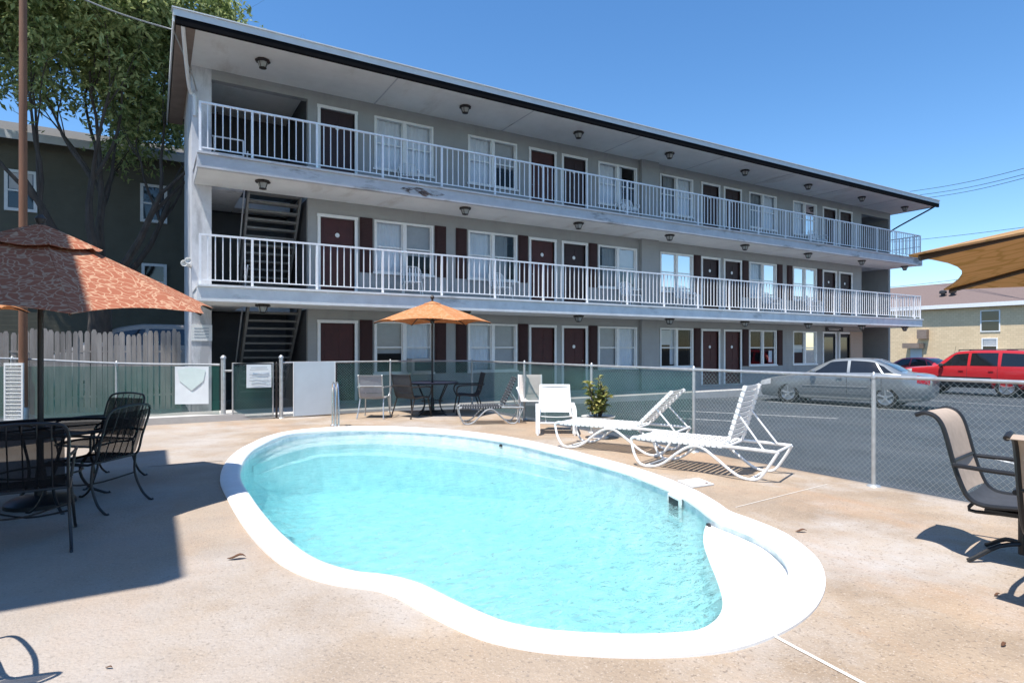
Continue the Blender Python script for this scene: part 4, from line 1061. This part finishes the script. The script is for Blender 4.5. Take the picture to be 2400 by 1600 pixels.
p = (-1.6, 5.95); dup(ic, (*p, 0), face(p, tc_), 'black iron chair cut off by the left edge')
p = (-1.0, 3.42); dup(ic, (*p, 0), R(200), 'black iron chair in the sun at the bottom left, only its feet showing')

# sling chair: front towards -y
def sling_chair(name, label, msling, mframe, rocker=False, roll=True, hb=.98, wd=.52, group=None):
    t = thing(name, label, 'chair', group=group); w2 = wd / 2
    if roll: prof = [(-.25, .40), (-.18, .425), (0, .405), (.16, .395), (.24, .43), (.285, .52), (.325, .65), (.36, .80), (.39, .90), (.43, .955), (.49, .975), (.545, .955)]
    else: prof = [(-.24, .41), (-.1, .42), (.1, .40), (.21, .42), (.26, .52), (.30, .68), (.335, .84), (.355, hb - .04)]
    pp = [(p_.x, p_.y) for p_ in smooth_path([Vector((a, b_, 0)) for a, b_ in prof], 3)]
    ns = 11 if not roll else 11
    split = next(i for i, q_ in enumerate(pp) if q_[0] > .25)
    s_ = MB(); s_.sheet([[(x, y, z - .012 * (1 - (x / w2) ** 2)) for x in (-w2, -w2 * .5, 0, w2 * .5, w2)] for y, z in pp[:split + 1]], .005); s_.build('seat', msling[1], t, True)
    s_ = MB(); s_.sheet([[(x, y + .02 * (1 - (x / w2) ** 2), z) for x in (-w2, -w2 * .5, 0, w2 * .5, w2)] for y, z in pp[split:]], .005); s_.build('backrest', msling[0], t, True)
    for sx in (-1, 1):
        f_ = MB(); f_.tube([(sx * w2, y, z) for y, z in pp], .016, 8); f_.build('side_rail', mframe, t, True)
        a = MB(); a.tube(smooth_path([(sx * (w2 + .02), .32, .64), (sx * (w2 + .05), .12, .635), (sx * (w2 + .055), -.14, .63), (sx * (w2 + .05), -.24, .60), (sx * (w2 + .02), -.265, .5), (sx * w2, -.22, .41)], 4), .015, 8); a.build('arm', mframe, t, True)
        if not rocker:
            for y0, y1 in ((-.2, -.27), (.2, .34)):
                l_ = MB(); l_.tube(smooth_path([(sx * w2, y0, .40), (sx * (w2 + .01), (y0 + y1) / 2, .2), (sx * (w2 + .03), y1, .012)], 3), .014, 8); l_.lathe([(.02, 0), (.02, .02)], (sx * (w2 + .03), y1, 0), 8); l_.build('leg', mframe, t, True)
    for cy, cz in ((-.235, .405), (.33, .66)): MB().tube([(-w2, cy, cz), (w2, cy, cz)], .012, 7).build('crossbar', mframe, t, True)
    if rocker:
        b_ = MB(); b_.box(-.2, .2, -.17, .17, .345, .362); b_.box(-.03, .03, -.2, .2, .30, .344); b_.lathe([(.03, .06), (.03, .30)], (0, 0, 0), 10)
        for sx in (-1, 1): b_.tube(smooth_path([(sx * .16, .22, .40), (sx * .16, .26, .33), (sx * .16, .10, .335), (sx * .16, -.15, .35), (sx * .16, -.22, .40)], 3), .012, 7)
        b_.build('spring_base', mframe, t)
        for k in range(4):
            a = k * math.pi / 2 + math.pi / 4; c_, s2_ = math.cos(a), math.sin(a)
            l_ = MB(); l_.tube(smooth_path([(0, 0, .13), (c_ * .16, s2_ * .16, .11), (c_ * .31, s2_ * .31, .03), (c_ * .35, s2_ * .35, .012)], 3), .015, 8); l_.build('leg', mframe, t, True)
    return t
rc = sling_chair('sling_chair', 'tan sling swivel chair with black frame at the right of the pool', (M['sling'], M['slingdark']), M['black'], True)
cr_ = (3.2, 4.2); wc = Vector((SA * 4.2 + CA * 3.2, CA * 4.2 - SA * 3.2, 0)); fdir = Vector((.17, -.985, 0))
wc = wc + fdir * .28
rc.location = (wc.x, wc.y, 0); rc.rotation_euler = (0, 0, math.atan2(fdir.y, fdir.x) + math.pi / 2)
p = (4.36, 1.16); dup(rc, (*p, 0), R(95), 'black framed chair mostly cut off by the right edge')
c1 = sling_chair('sling_chair', 'white framed chair with beige sling at the corner of the fence', (M['slingbeige'], M['slingbeige']), M['white_metal'], False, False, .93, .46)
p = G(1212, 966); c1.location = (p.x + .06, p.y - .04, 0); c1.rotation_euler = (0, 0, R(-28))
# chairs round the middle table
mt = (UM.x, UM.y)
c2 = sling_chair('sling_chair', 'grey sling chair left of the table under the plain orange umbrella', (M['slinggrey'], M['slinggrey']), M['galv'], False, False, .92, .48)
p = (UM.x - 1.25, UM.y + .1); c2.location = (*p, 0); c2.rotation_euler = (0, 0, face(p, (UM.x - .3, UM.y + 1.6)))
c3 = sling_chair('sling_chair', 'dark brown chair at the table under the plain orange umbrella', (M['slingdark'], M['slingdark']), M['bronze'], False, False, .93, .5)
p = (UM.x - .55, UM.y - .25); c3.location = (*p, 0); c3.rotation_euler = (0, 0, face(p, mt))
p = (UM.x + .72, UM.y - .25); dup(c3, (*p, 0), face(p, mt), 'dark chair right of the table under the plain orange umbrella')

# strap lounger: foot at x=0, head towards +x
def lounger(label, ang, mstrap, mframe, group):
    t = thing('sun_lounger', label, 'sun lounger', group=group); W2 = .30; L_ = 1.84; hx = 1.26; ZR = .36
    for sy in (-1, 1):
        f_ = MB(); f_.tube(smooth_path([(.0, sy * W2, ZR - .03), (.06, sy * W2, ZR + .005), (.3, sy * W2, ZR), (1.2, sy * W2, ZR), (L_, sy * W2, ZR - .01)], 4), .019, 8); f_.build('side_rail', mframe, t, True)
        l_ = MB(); l_.tube(smooth_path([(.0, sy * W2, ZR - .03), (.05, sy * (W2 + .01), .16), (.14, sy * (W2 + .01), .035), (.30, sy * (W2 + .01), .02), (.46, sy * (W2 + .01), .08), (.64, sy * (W2 + .01), .22), (.80, sy * (W2 + .01), .315), (.95, sy * (W2 + .01), .32), (1.12, sy * (W2 + .01), .22),
                                              (1.32, sy * (W2 + .01), .08), (1.46, sy * (W2 + .01), .02), (1.62, sy * (W2 + .01), .03), (1.72, sy * (W2 + .01), .15), (L_, sy * W2, ZR - .01)], 4), .017, 8); l_.build('leg_frame', mframe, t, True)
        b_ = MB(); ca, sa = math.cos(ang), math.sin(ang)
        b_.tube([(hx, sy * (W2 - .03), ZR + .02), (hx + ca * .36, sy * (W2 - .03), ZR + .02 + sa * .36), (hx + ca * .72, sy * (W2 - .035), ZR + .02 + sa * .72)], .019, 8); b_.build('back_rail', mframe, t, True)
        s_ = MB(); q_ = (hx + ca * .40, ZR + sa * .40); s_.tube([(q_[0], sy * (W2 - .05), q_[1]), (min(L_ - .03, q_[0] + .30), sy * (W2 - .02), ZR)], .011, 6); s_.build('back_strut', mframe, t, True)
    for x in (.04, hx - .02, L_ - .01): MB().tube([(x, -W2, ZR - .005), (x, W2, ZR - .005)], .015, 7).build('crossbar', mframe, t, True)
    for x in (.22, 1.54): MB().tube([(x, -W2 - .01, .022), (x, W2 + .01, .022)], .014, 7).build('crossbar', mframe, t, True)
    s_ = MB(); x = .09
    while x < hx - .06:
        s_.sheet([[(x + a, y, ZR + .022 - .02 * (1 - (y / W2) ** 2)) for y in (-W2, -W2 * .6, 0, W2 * .6, W2)] for a in (0, .05)], .004)
        for sy in (-1, 1): s_.box(x, x + .05, sy * W2 - .022, sy * W2 + .022, ZR - .022, ZR + .024)
        x += .071
    s_.build('seat_straps', mstrap, t)
    s_ = MB(); d_ = .05
    while d_ < .70:
        s_.sheet([[(hx + ca * (d_ + a) - sa * (.022 - .02 * (1 - (y / W2) ** 2)), y, ZR + .02 + sa * (d_ + a) + ca * (.022 - .02 * (1 - (y / W2) ** 2))) for y in (-W2 + .03, -W2 * .5, 0, W2 * .5, W2 - .03)] for a in (0, .05)], .004)
        for sy in (-1, 1):
            p0 = Vector((hx + ca * d_, sy * (W2 - .03), ZR + .02 + sa * d_)); p1 = Vector((hx + ca * (d_ + .05), sy * (W2 - .03), ZR + .02 + sa * (d_ + .05))); s_.bar(p0, p1, .046, .046)
        d_ += .068
    s_.build('back_straps', mstrap, t)
    return t
LG = 'sun loungers along the car park fence'
l2 = lounger('white strap lounger nearest the camera, back raised almost upright', R(73), M['strap'], M['white_metal'], LG)
a = Vector((5.0, 5.57, 0)); b_ = Vector((5.63, 3.93, 0)); dd = (b_ - a).normalized(); nrm = Vector((-dd.y, dd.x, 0))
o = a + nrm * .3; l2.location = (o.x, o.y, 0); l2.rotation_euler = (0, 0, math.atan2(dd.y, dd.x)); l2.scale = (.92, .95, .95)
l1 = lounger('white strap lounger behind the nearest one, back half raised', R(45), M['strap'], M['white_metal'], LG)
a = Vector((5.0, 7.18, 0)); b_ = Vector((5.80, 5.55, 0)); dd = (b_ - a).normalized(); nrm = Vector((-dd.y, dd.x, 0))
o = a + nrm * .3; l1.location = (o.x, o.y, 0); l1.rotation_euler = (0, 0, math.atan2(dd.y, dd.x)); l1.scale = (.97, .97, .97)
l3 = lounger('dark lounger right of the table under the plain orange umbrella', R(58), M['slingdark'], M['galv'], LG)
p = G(1052, 972); l3.scale = (.66, .85, .88); l3.location = (p.x, p.y, 0); l3.rotation_euler = (0, 0, R(-22))

# low strap chair seen from the front
lc = thing('low_chair', 'low white strap lounge chair facing the pool between beige chair and lounger', 'chair')
for sx in (-1, 1):
    f_ = MB(); f_.tube(smooth_path([(sx * .30, -.36, .0), (sx * .30, -.33, .22), (sx * .29, -.22, .30), (sx * .28, .1, .26), (sx * .27, .22, .28), (sx * .26, .32, .5), (sx * .25, .42, .76)], 4), .02, 8); f_.build('side_rail', M['white_metal'], lc, True)
    a_ = MB(); a_.sheet([[(sx * (.30 + q_), y, z) for q_ in (-.035, .035)] for y, z in ((.33, .46), (.1, .44), (-.15, .42), (-.3, .38), (-.36, .22), (-.36, .03))], .02); a_.build('arm', M['white_metal'], lc, True)
    l_ = MB(); l_.tube([(sx * .29, .12, .27), (sx * .30, .38, .0)], .018, 8); l_.build('leg', M['white_metal'], lc, True)
b_ = MB()
for i in range(9):
    y = -.24 + i * .052; b_.sheet([[(x, y + a_, .305 - .05 * (i / 8) - .015 * (1 - (x / .28) ** 2)) for x in (-.28, -.14, 0, .14, .28)] for a_ in (0, .048)], .004)
b_.build('seat_straps', M['strap'], lc)
b_ = MB()
for i in range(9):
    q_ = i / 8; y = .24 + .16 * q_; z = .32 + .42 * q_
    b_.sheet([[(x, y + .02 * (1 - (x / .27) ** 2) + a_ * .35, z + a_) for x in (-.265, -.13, 0, .13, .265)] for a_ in (0, .050)], .004)
b_.build('back_straps', M['strap'], lc)
MB().tube([(-.25, .42, .76), (.25, .42, .76)], .018, 8).build('crossbar', M['white_metal'], lc); MB().tube([(-.3, -.33, .2), (.3, -.33, .2)], .014, 7).build('crossbar', M['white_metal'], lc)
p = G(1270, 1000); lc.location = (p.x + .24, p.y + .27, 0); lc.rotation_euler = (0, 0, R(-33))

# potted plant
pp_ = thing('potted_plant', 'bushy variegated plant in a pale bowl planter by the fence', 'plant', (6.06, 7.5, 0)); pp_.scale = (1.15, 1.15, 1.12)
b_ = MB(); b_.lathe([(.13, 0), (.14, .02), (.07, .06), (.075, .14), (.16, .22), (.22, .29), (.235, .315), (.215, .315), (.19, .29), (.02, .285)], (0, 0, 0), 24); b_.build('bowl', M['pot'], pp_, True)
b_ = MB(); b_.lathe([(.19, .28), (.19, .292), (.02, .3)], (0, 0, 0), 16); b_.build('soil', M['soil'], pp_)
rnd = random.Random(3); st = MB(); lf = MB()
for k in range(16):
    a_ = rnd.uniform(0, 6.28); r_ = rnd.uniform(.02, .17); h = rnd.uniform(.22, .62) * (1 - r_ * 1.2); top = Vector((math.cos(a_) * r_ * 1.05, math.sin(a_) * r_ * 1.05, .30 + h))
    st.tube([(math.cos(a_) * r_ * .3, math.sin(a_) * r_ * .3, .28), tuple(top)], .006, 5)
    for j in range(20):
        q_ = Vector((math.cos(a_) * r_ * .3, math.sin(a_) * r_ * .3, .3)).lerp(top, rnd.uniform(.15, 1.05)); b2 = rnd.uniform(0, 6.28); l_ = rnd.uniform(.07, .14); w_ = l_ * .3
        d_ = Vector((math.cos(b2), math.sin(b2), rnd.uniform(-.15, .9))).normalized(); s_ = d_.cross(Vector((rnd.gauss(0, .3), rnd.gauss(0, .3), 1))).normalized(); n_ = s_.cross(d_)
        lf.add([q_, q_ + d_ * l_ * .5 + s_ * w_ + n_ * .01, q_ + d_ * l_ - Vector((0, 0, l_ * .25)), q_ + d_ * l_ * .5 - s_ * w_ + n_ * .01, q_ + d_ * l_ * .55], [(0, 1, 4), (1, 2, 4), (2, 3, 4), (3, 0, 4)])
st.build('stems', M['bark'], pp_); lf.build('foliage', M['croton'], pp_)

# ================================================================ VEHICLES
def vehicle(name, label, cat, loc, dirv, stations, paint, wb, wr, lower=None, wins=(), shield=None, rear=None, width_w=.80, spokes=5, lamps=True):
    """body lofted through stations (x, [(y,z) x7]); x forward"""
    t = thing(name, label, cat, loc, math.atan2(dirv[1], dirv[0]))
    xs = [s_[0] for s_ in stations]
    def interp(x):
        i = max(0, min(len(xs) - 2, next((k for k in range(len(xs) - 1) if xs[k + 1] <= x), len(xs) - 2)))
        f = (x - xs[i]) / (xs[i + 1] - xs[i]); out = []
        for j in range(7):
            p1, p2 = Vector(stations[i][1][j]), Vector(stations[i + 1][1][j]); p0 = Vector(stations[max(i - 1, 0)][1][j]); p3 = Vector(stations[min(i + 2, len(xs) - 1)][1][j])
            m1 = (p2 - p0) * .5; m2 = (p3 - p1) * .5
            if i == 0: m1 = p2 - p1
            if i == len(xs) - 2: m2 = p2 - p1
            f2, f3 = f * f, f ** 3
            ln_ = p1.lerp(p2, f); hm = p1 * (2 * f3 - 3 * f2 + 1) + m1 * (f3 - 2 * f2 + f) + p2 * (-2 * f3 + 3 * f2) + m2 * (f3 - f2)
            out.append(ln_.lerp(hm, .55))
        return out
    def Sf(x, s_, side, off=0.):
        P_ = interp(x); i = min(5, int(s_)); f = s_ - i
        p0, p1, p2, p3 = P_[max(i - 1, 0)], P_[i], P_[i + 1], P_[min(i + 2, 6)]
        cr_ = .5 * ((2 * p1) + (p2 - p0) * f + (2 * p0 - 5 * p1 + 4 * p2 - p3) * f * f + (3 * p1 - p0 - 3 * p2 + p3) * f ** 3)
        q_ = p1.lerp(p2, f).lerp(cr_, .6)
        v_ = Vector((x, side * max(q_.x, 0), q_.y))
        if off:
            e = 1e-2; a_ = Sf(min(x + e, xs[0]), s_, side) - Sf(max(x - e, xs[-1]), s_, side); b2 = Sf(x, min(s_ + e, 6), side) - Sf(x, max(s_ - e, 0), side)
            n_ = a_.cross(b2); n_ = n_.normalized() if n_.length > 1e-9 else Vector((0, side, 0))
            c_ = Vector((x, 0, .7)); 
            if n_.dot(v_ - c_) < 0: n_ = -n_
            v_ = v_ + n_ * off
        return v_
    nx, ns = 72, 30
    X_ = [xs[0] + (xs[-1] - xs[0]) * i / nx for i in range(nx + 1)]
    body = MB(); rows = []
    for x in X_:
        ring = [Sf(x, 6 * j / ns, 1) for j in range(ns + 1)] + [Sf(x, 6 * j / ns, -1) for j in range(ns - 1, 0, -1)]
        rows.append(ring)
    m_ = len(rows[0]); body.add([p_ for r_ in rows for p_ in r_], [(i * m_ + j, i * m_ + (j + 1) % m_, (i + 1) * m_ + (j + 1) % m_, (i + 1) * m_ + j) for i in range(nx) for j in range(m_)] + [tuple(range(m_)), tuple(nx * m_ + j for j in range(m_))[::-1]])
    bo = body.build('body', paint, t, True)
    cut = MB()
    for x in wb:
        for sy in (-1, 1): cut.lathe([(wr + .06, -.26), (wr + .06, .4)], (x, sy * (width_w), wr + .02), 28, 'y')
    co = cut.build('wheel_cutter', M['cladding'])
    md = bo.modifiers.new('arches', 'BOOLEAN'); md.operation = 'DIFFERENCE'; md.object = co; md.solver = 'EXACT'
    dg = bpy.context.evaluated_depsgraph_get(); dg.update(); ev = bo.evaluated_get(dg)
    nm = bpy.data.meshes.new_from_object(ev); bo.modifiers.clear(); old = bo.data; bo.data = nm; bpy.data.meshes.remove(old)
    if len(bo.data.materials) == 0: bo.data.materials.append(paint)
    bo.data.polygons.foreach_set('use_smooth', [True] * len(bo.data.polygons))
    try: bo.data.set_sharp_from_angle(angle=R(35))
    except Exception: pass
    bpy.data.objects.remove(co)
    for sy in (-1, 1):
        for quad in wins:      # four (x, s) corners: front-low, rear-low, rear-high, front-high
            w_ = MB(); r_ = []
            for j in range(5):
                v_ = j / 4; r_.append([Sf((quad[0][0] * (1 - u_) + quad[1][0] * u_) * (1 - v_) + (quad[3][0] * (1 - u_) + quad[2][0] * u_) * v_, (quad[0][1] * (1 - u_) + quad[1][1] * u_) * (1 - v_) + (quad[3][1] * (1 - u_) + quad[2][1] * u_) * v_, sy, .006) for u_ in [i / 10 for i in range(11)]])
            w_.sheet(r_); w_.build('side_window', M['carglass'], t, True)
    for nm_, sp in (('windshield', shield), ('rear_window', rear)):
        if not sp: continue
        w_ = MB(); x0_, x1_, s0_ = sp; r_ = []
        for i in range(11):
            x = x0_ + (x1_ - x0_) * i / 10; ss_ = [s0_ + (6 - s0_) * j / 8 for j in range(9)]
            r_.append([Sf(x, q_, 1, .006) for q_ in ss_] + [Sf(x, q_, -1, .006) for q_ in ss_[::-1][1:]])
        w_.sheet(r_); w_.build(nm_, M['carglass'], t, True)
    for x in wb:
        for sy in (-1, 1):
            y = sy * (width_w - .02); w_ = MB(); prof_ = [(wr * .66, -.10), (wr * .9, -.105), (wr, -.075), (wr, .075), (wr * .9, .105), (wr * .66, .10)]
            w_.lathe(prof_, (x, y, wr), 28, 'y', False); wh = w_.build('wheel', M['tyre'], t, True)
            r_ = MB(); r_.lathe([(wr * .69, sy * .09), (wr * .64, sy * .10), (wr * .62, sy * .03), (wr * .2, sy * .03)], (x, y, wr), 28, 'y', False); r_.lathe([(wr * .16, sy * .03), (wr * .15, sy * .09), (.01, sy * .095)], (x, y, wr), 12, 'y')
            for k in range(spokes):
                a_ = k * 2 * math.pi / spokes + .3; r_.bar((x + wr * .1 * math.cos(a_), y + sy * .08, wr + wr * .1 * math.sin(a_)), (x + wr * .64 * math.cos(a_), y + sy * .085, wr + wr * .64 * math.sin(a_)), .03, wr * .2, (0, 1, 0))
            r_.build('rim', M['rim'], wh, True)
            d_ = MB(); d_.lathe([(wr * .6, sy * .0), (wr * .6, sy * .01)], (x, y, wr), 20, 'y'); d_.build('brake_disc', M['cladding'], wh)
    # door seams, handles, mirror, sill
    se = MB()
    for x in wins and [q_[1][0] for q_ in wins][:2] or []:
        for sy in (-1, 1): se.tube([Sf(x, 1.3 + 1.8 * j / 8, sy, .001) for j in range(9)], .006, 4)
    if se.v: se.build('door_seam', M['cladding'], t)
    for i, q_ in enumerate(wins[:2]):
        for sy in (-1, 1):
            h = MB(); p0 = Sf(q_[1][0] + .12, 2.72, sy, .02); h.bar(p0, p0 + Vector((.16, 0, 0)), .022, .03); h.build('door_handle', paint, t)
    for sy in (-1, 1):
        x = wins[0][0][0] - .12; p0 = Sf(x, 3.05, sy, .02); m2 = MB(); m2.lathe([(.02, 0), (.075, .03), (.085, .1), (.05, .16)], (p0.x, p0.y + (0 if sy > 0 else -.16), p0.z + .05), 10, 'y'); m2.build('mirror', paint if lower is None else M['cladding'], t, True)
        s2_ = MB(); s2_.sheet([[Sf(x, q_, sy, .012) for q_ in ((1.02, 1.25, 1.5) if lower is None else (1.02, 1.3, 1.6, lower))] for x in [wb[0] - wr - .1 + (wb[1] + wr + .1 - wb[0] + wr + .1) * i / 12 for i in range(13)]], .004)
        s2_.build('sill', M['cladding'] if lower else paint, t, True)
        mo = MB(); mo.tube([Sf(x, 2.12, sy, .006) for x in [wb[0] - wr - .12 + (wb[1] + wr + .12 - wb[0] + wr + .12) * i / 12 for i in range(13)]], .012, 5); mo.build('side_moulding', paint if lower is None else M['cladding'], t)
        if lamps:
            hl = MB(); hl.sheet([[Sf(x, q_, sy, .008) for q_ in (2.35, 2.7, 3.05)] for x in (xs[0] - .03, xs[0] - .12, xs[0] - .3, xs[0] - .46)]); hl.build('headlight', M['headlamp'], t, True)
            tl_ = MB(); tl_.sheet([[Sf(x, q_, sy, .008) for q_ in (2.5, 2.8, 3.1)] for x in (xs[-1] + .03, xs[-1] + .1, xs[-1] + .2, xs[-1] + .3)]); tl_.build('tail_light', M['redlamp'], t, True)
    return t, Sf
def sec(zb, wb_, w_, zm, wbelt, zbelt, wtop, ztop, crown): return [(0, zb), (wb_, zb), (w_, zm), (wbelt, zbelt), (wtop, ztop), (wtop * .55, ztop + crown * .8), (0, ztop + crown)]
sedan = [(2.36, sec(.30, .45, .55, .48, .54, .60, .46, .63, .01)), (2.24, sec(.22, .66, .76, .46, .72, .68, .60, .71, .02)), (1.85, sec(.20, .74, .86, .50, .83, .78, .70, .815, .025)), (1.35, sec(.20, .76, .885, .52, .855, .86, .72, .89, .03)),
         (.95, sec(.20, .76, .89, .54, .865, .92, .73, .95, .025)), (.50, sec(.20, .76, .89, .55, .87, .95, .665, 1.20, .03)), (.12, sec(.20, .76, .89, .55, .87, .955, .60, 1.375, .03)), (-.45, sec(.20, .76, .89, .55, .87, .965, .585, 1.415, .035)), (-.95, sec(.20, .76, .89, .55, .865, .97, .575, 1.385, .03)),
         (-1.35, sec(.20, .76, .885, .56, .86, .975, .60, 1.22, .03)), (-1.72, sec(.21, .75, .88, .56, .85, .975, .66, 1.03, .02)), (-2.1, sec(.24, .72, .85, .56, .80, .95, .64, .995, .02)), (-2.30, sec(.28, .64, .76, .56, .72, .90, .58, .95, .015)), (-2.38, sec(.36, .5, .62, .56, .6, .8, .5, .85, .01))]
W_S = ([(.72, 3.10), (-.32, 3.12), (-.30, 3.86), (.18, 3.84)], [(-.40, 3.12), (-1.22, 3.14), (-1.02, 3.84), (-.38, 3.86)], [(-1.28, 3.14), (-1.52, 3.2), (-1.25, 3.74), (-1.08, 3.82)])
fw, rw = GL(1828, 921), GL(2058, 935); sdv = (fw - rw).normalized(); sdl = (fw + rw) / 2
vehicle('parked_car', 'silver four door saloon parked in front of the motel', 'car', (sdl.x, sdl.y, zlot(sdl.x)), sdv, sedan, M['silver'], (1.36, -1.32), .325, None, W_S, (.88, .16, 4.25), (-1.02, -1.66, 4.2))
suv = [(2.30, sec(.40, .55, .66, .66, .66, .88, .56, .95, .01)), (2.20, sec(.34, .74, .84, .64, .82, .95, .70, 1.03, .02)), (1.75, sec(.32, .78, .90, .66, .87, 1.03, .74, 1.08, .03)), (1.25, sec(.32, .78, .91, .68, .88, 1.08, .75, 1.12, .03)), (1.0, sec(.32, .78, .91, .68, .885, 1.10, .74, 1.17, .03)),
       (.62, sec(.32, .78, .91, .68, .89, 1.11, .69, 1.48, .03)), (.30, sec(.32, .78, .91, .68, .89, 1.115, .655, 1.69, .035)), (-.4, sec(.32, .78, .91, .68, .89, 1.12, .65, 1.745, .04)), (-1.3, sec(.32, .78, .91, .68, .89, 1.12, .65, 1.745, .04)), (-2.0, sec(.34, .78, .90, .68, .88, 1.12, .66, 1.71, .03)),
       (-2.28, sec(.38, .74, .87, .68, .85, 1.12, .70, 1.52, .02)), (-2.40, sec(.44, .68, .80, .68, .78, 1.1, .70, 1.25, .01))]
W_V = ([(.86, 3.10), (-.12, 3.10), (-.12, 3.86), (.36, 3.84)], [(-.22, 3.10), (-1.10, 3.10), (-1.08, 3.86), (-.22, 3.86)], [(-1.20, 3.10), (-2.12, 3.12), (-1.98, 3.84), (-1.20, 3.86)])
vdir = Vector((-.05, .999, 0)); vl = GL(2332, 911) + vdir * 1.38
sv, Sf_ = vehicle('parked_car', 'red four wheel drive estate with dark lower panels at the right edge', 'car', (vl.x, vl.y, zlot(vl.x)), vdir, suv, M['red'], (1.42, -1.38), .37, 2.15, W_V, (.98, .34, 4.25), (-2.05, -2.3, 4.3), .82, 5)
rk = MB()
for sy in (-1, 1): rk.tube(smooth_path([(.25, sy * .55, 1.75), (.1, sy * .55, 1.80), (-1.7, sy * .55, 1.82), (-1.9, sy * .55, 1.78)], 4), .018, 6)
for x in (-.2, -1.3): rk.tube([(x, -.55, 1.80), (x, .55, 1.80)], .014, 6)
rk.build('roof_rack', M['cladding'], sv)
MB().tube([(1.0, -.75, 1.1), (.85, -.76, 1.95)], .006, 5).build('aerial', M['cladding'], sv)
sd2 = [(x, [(a_, b2) for a_, b2 in s_]) for x, s_ in sedan]
vehicle('parked_car', 'dark red car between the silver saloon and the red estate', 'car', (34.6, 16.6, zlot(40)), (.1, .99, 0), sd2, M['darkred'], (1.36, -1.32), .325, None, W_S, (.88, .16, 4.25), (-1.02, -1.66, 4.2))
gp = AT(352, 800, 17.6)
vanst = [(2.3, sec(.4, .6, .7, .8, .72, 1.2, .6, 1.3, .02)), (1.7, sec(.35, .85, .95, .8, .93, 1.45, .8, 1.55, .04)), (.9, sec(.35, .85, .97, .8, .95, 1.5, .76, 1.98, .05)), (.2, sec(.35, .85, .97, .8, .95, 1.5, .74, 2.12, .05)), (-1.2, sec(.35, .85, .97, .8, .95, 1.5, .74, 2.10, .05)), (-2.2, sec(.38, .82, .95, .8, .92, 1.45, .74, 1.95, .04)), (-2.4, sec(.5, .7, .8, .8, .8, 1.4, .7, 1.8, .02))]
vehicle('parked_car', 'grey blue vehicle whose roof shows above the picket fence', 'car', (gp.x, gp.y + .3, -.05), (-1, .12, 0), vanst, M['greycar'], (1.4, -1.4), .33, None, ([(1.2, 3.1), (.1, 3.1), (.1, 3.8), (.8, 3.75)], [(0, 3.1), (-1.0, 3.1), (-1.0, 3.8), (0, 3.8)]), (1.6, .9, 4.2), None, .87, 5, False)

# ================================================================ LIGHT, SKY, CAMERA
sun_dir = Vector((.34, .16, -1)).normalized()
sl = bpy.data.lights.new('sun', 'SUN'); sl.energy = 5.0; sl.angle = R(.53); sl.color = (1, .96, .90)
so_ = bpy.data.objects.new('sun', sl); COL.objects.link(so_); so_.rotation_euler = sun_dir.to_track_quat('-Z', 'Y').to_euler(); so_.location = (-14, -4, 40)
wd_ = bpy.data.worlds.new('World'); S.world = wd_; wd_.use_nodes = True
N, L = wd_.node_tree.nodes, wd_.node_tree.links; bg = N['Background']
sk_ = N.new('ShaderNodeTexSky'); sk_.sky_type = 'NISHITA'; sk_.sun_disc = False
pos = -sun_dir; sk_.sun_elevation = math.asin(pos.z); sk_.sun_rotation = math.atan2(pos.x, pos.y)
sk_.air_density = 1.0; sk_.dust_density = .25; sk_.ozone_density = 3.0; sk_.altitude = 300
hs_ = N.new('ShaderNodeHueSaturation'); hs_.inputs['Saturation'].default_value = 1.22
L.new(sk_.outputs[0], hs_.inputs['Color']); L.new(hs_.outputs[0], bg.inputs['Color']); bg.inputs['Strength'].default_value = .15
cam = bpy.data.cameras.new('camera'); co_ = bpy.data.objects.new('camera', cam); COL.objects.link(co_)
co_.location = (0, 0, CAM_H); co_.rotation_euler = (R(90), 0, R(-30.8)); cam.sensor_width = 36; cam.lens = 36 * FPX / 2352; cam.shift_y = 16 / 2352
cam.clip_end = 3000; cam.clip_start = .05
S.camera = co_
S.view_settings.view_transform = 'Standard'; S.view_settings.look = 'None'; S.view_settings.exposure = .52; S.view_settings.gamma = 1
S.cycles.transparent_max_bounces = 24; S.cycles.max_bounces = 8; S.cycles.diffuse_bounces = 4
S.cycles.use_denoising = True
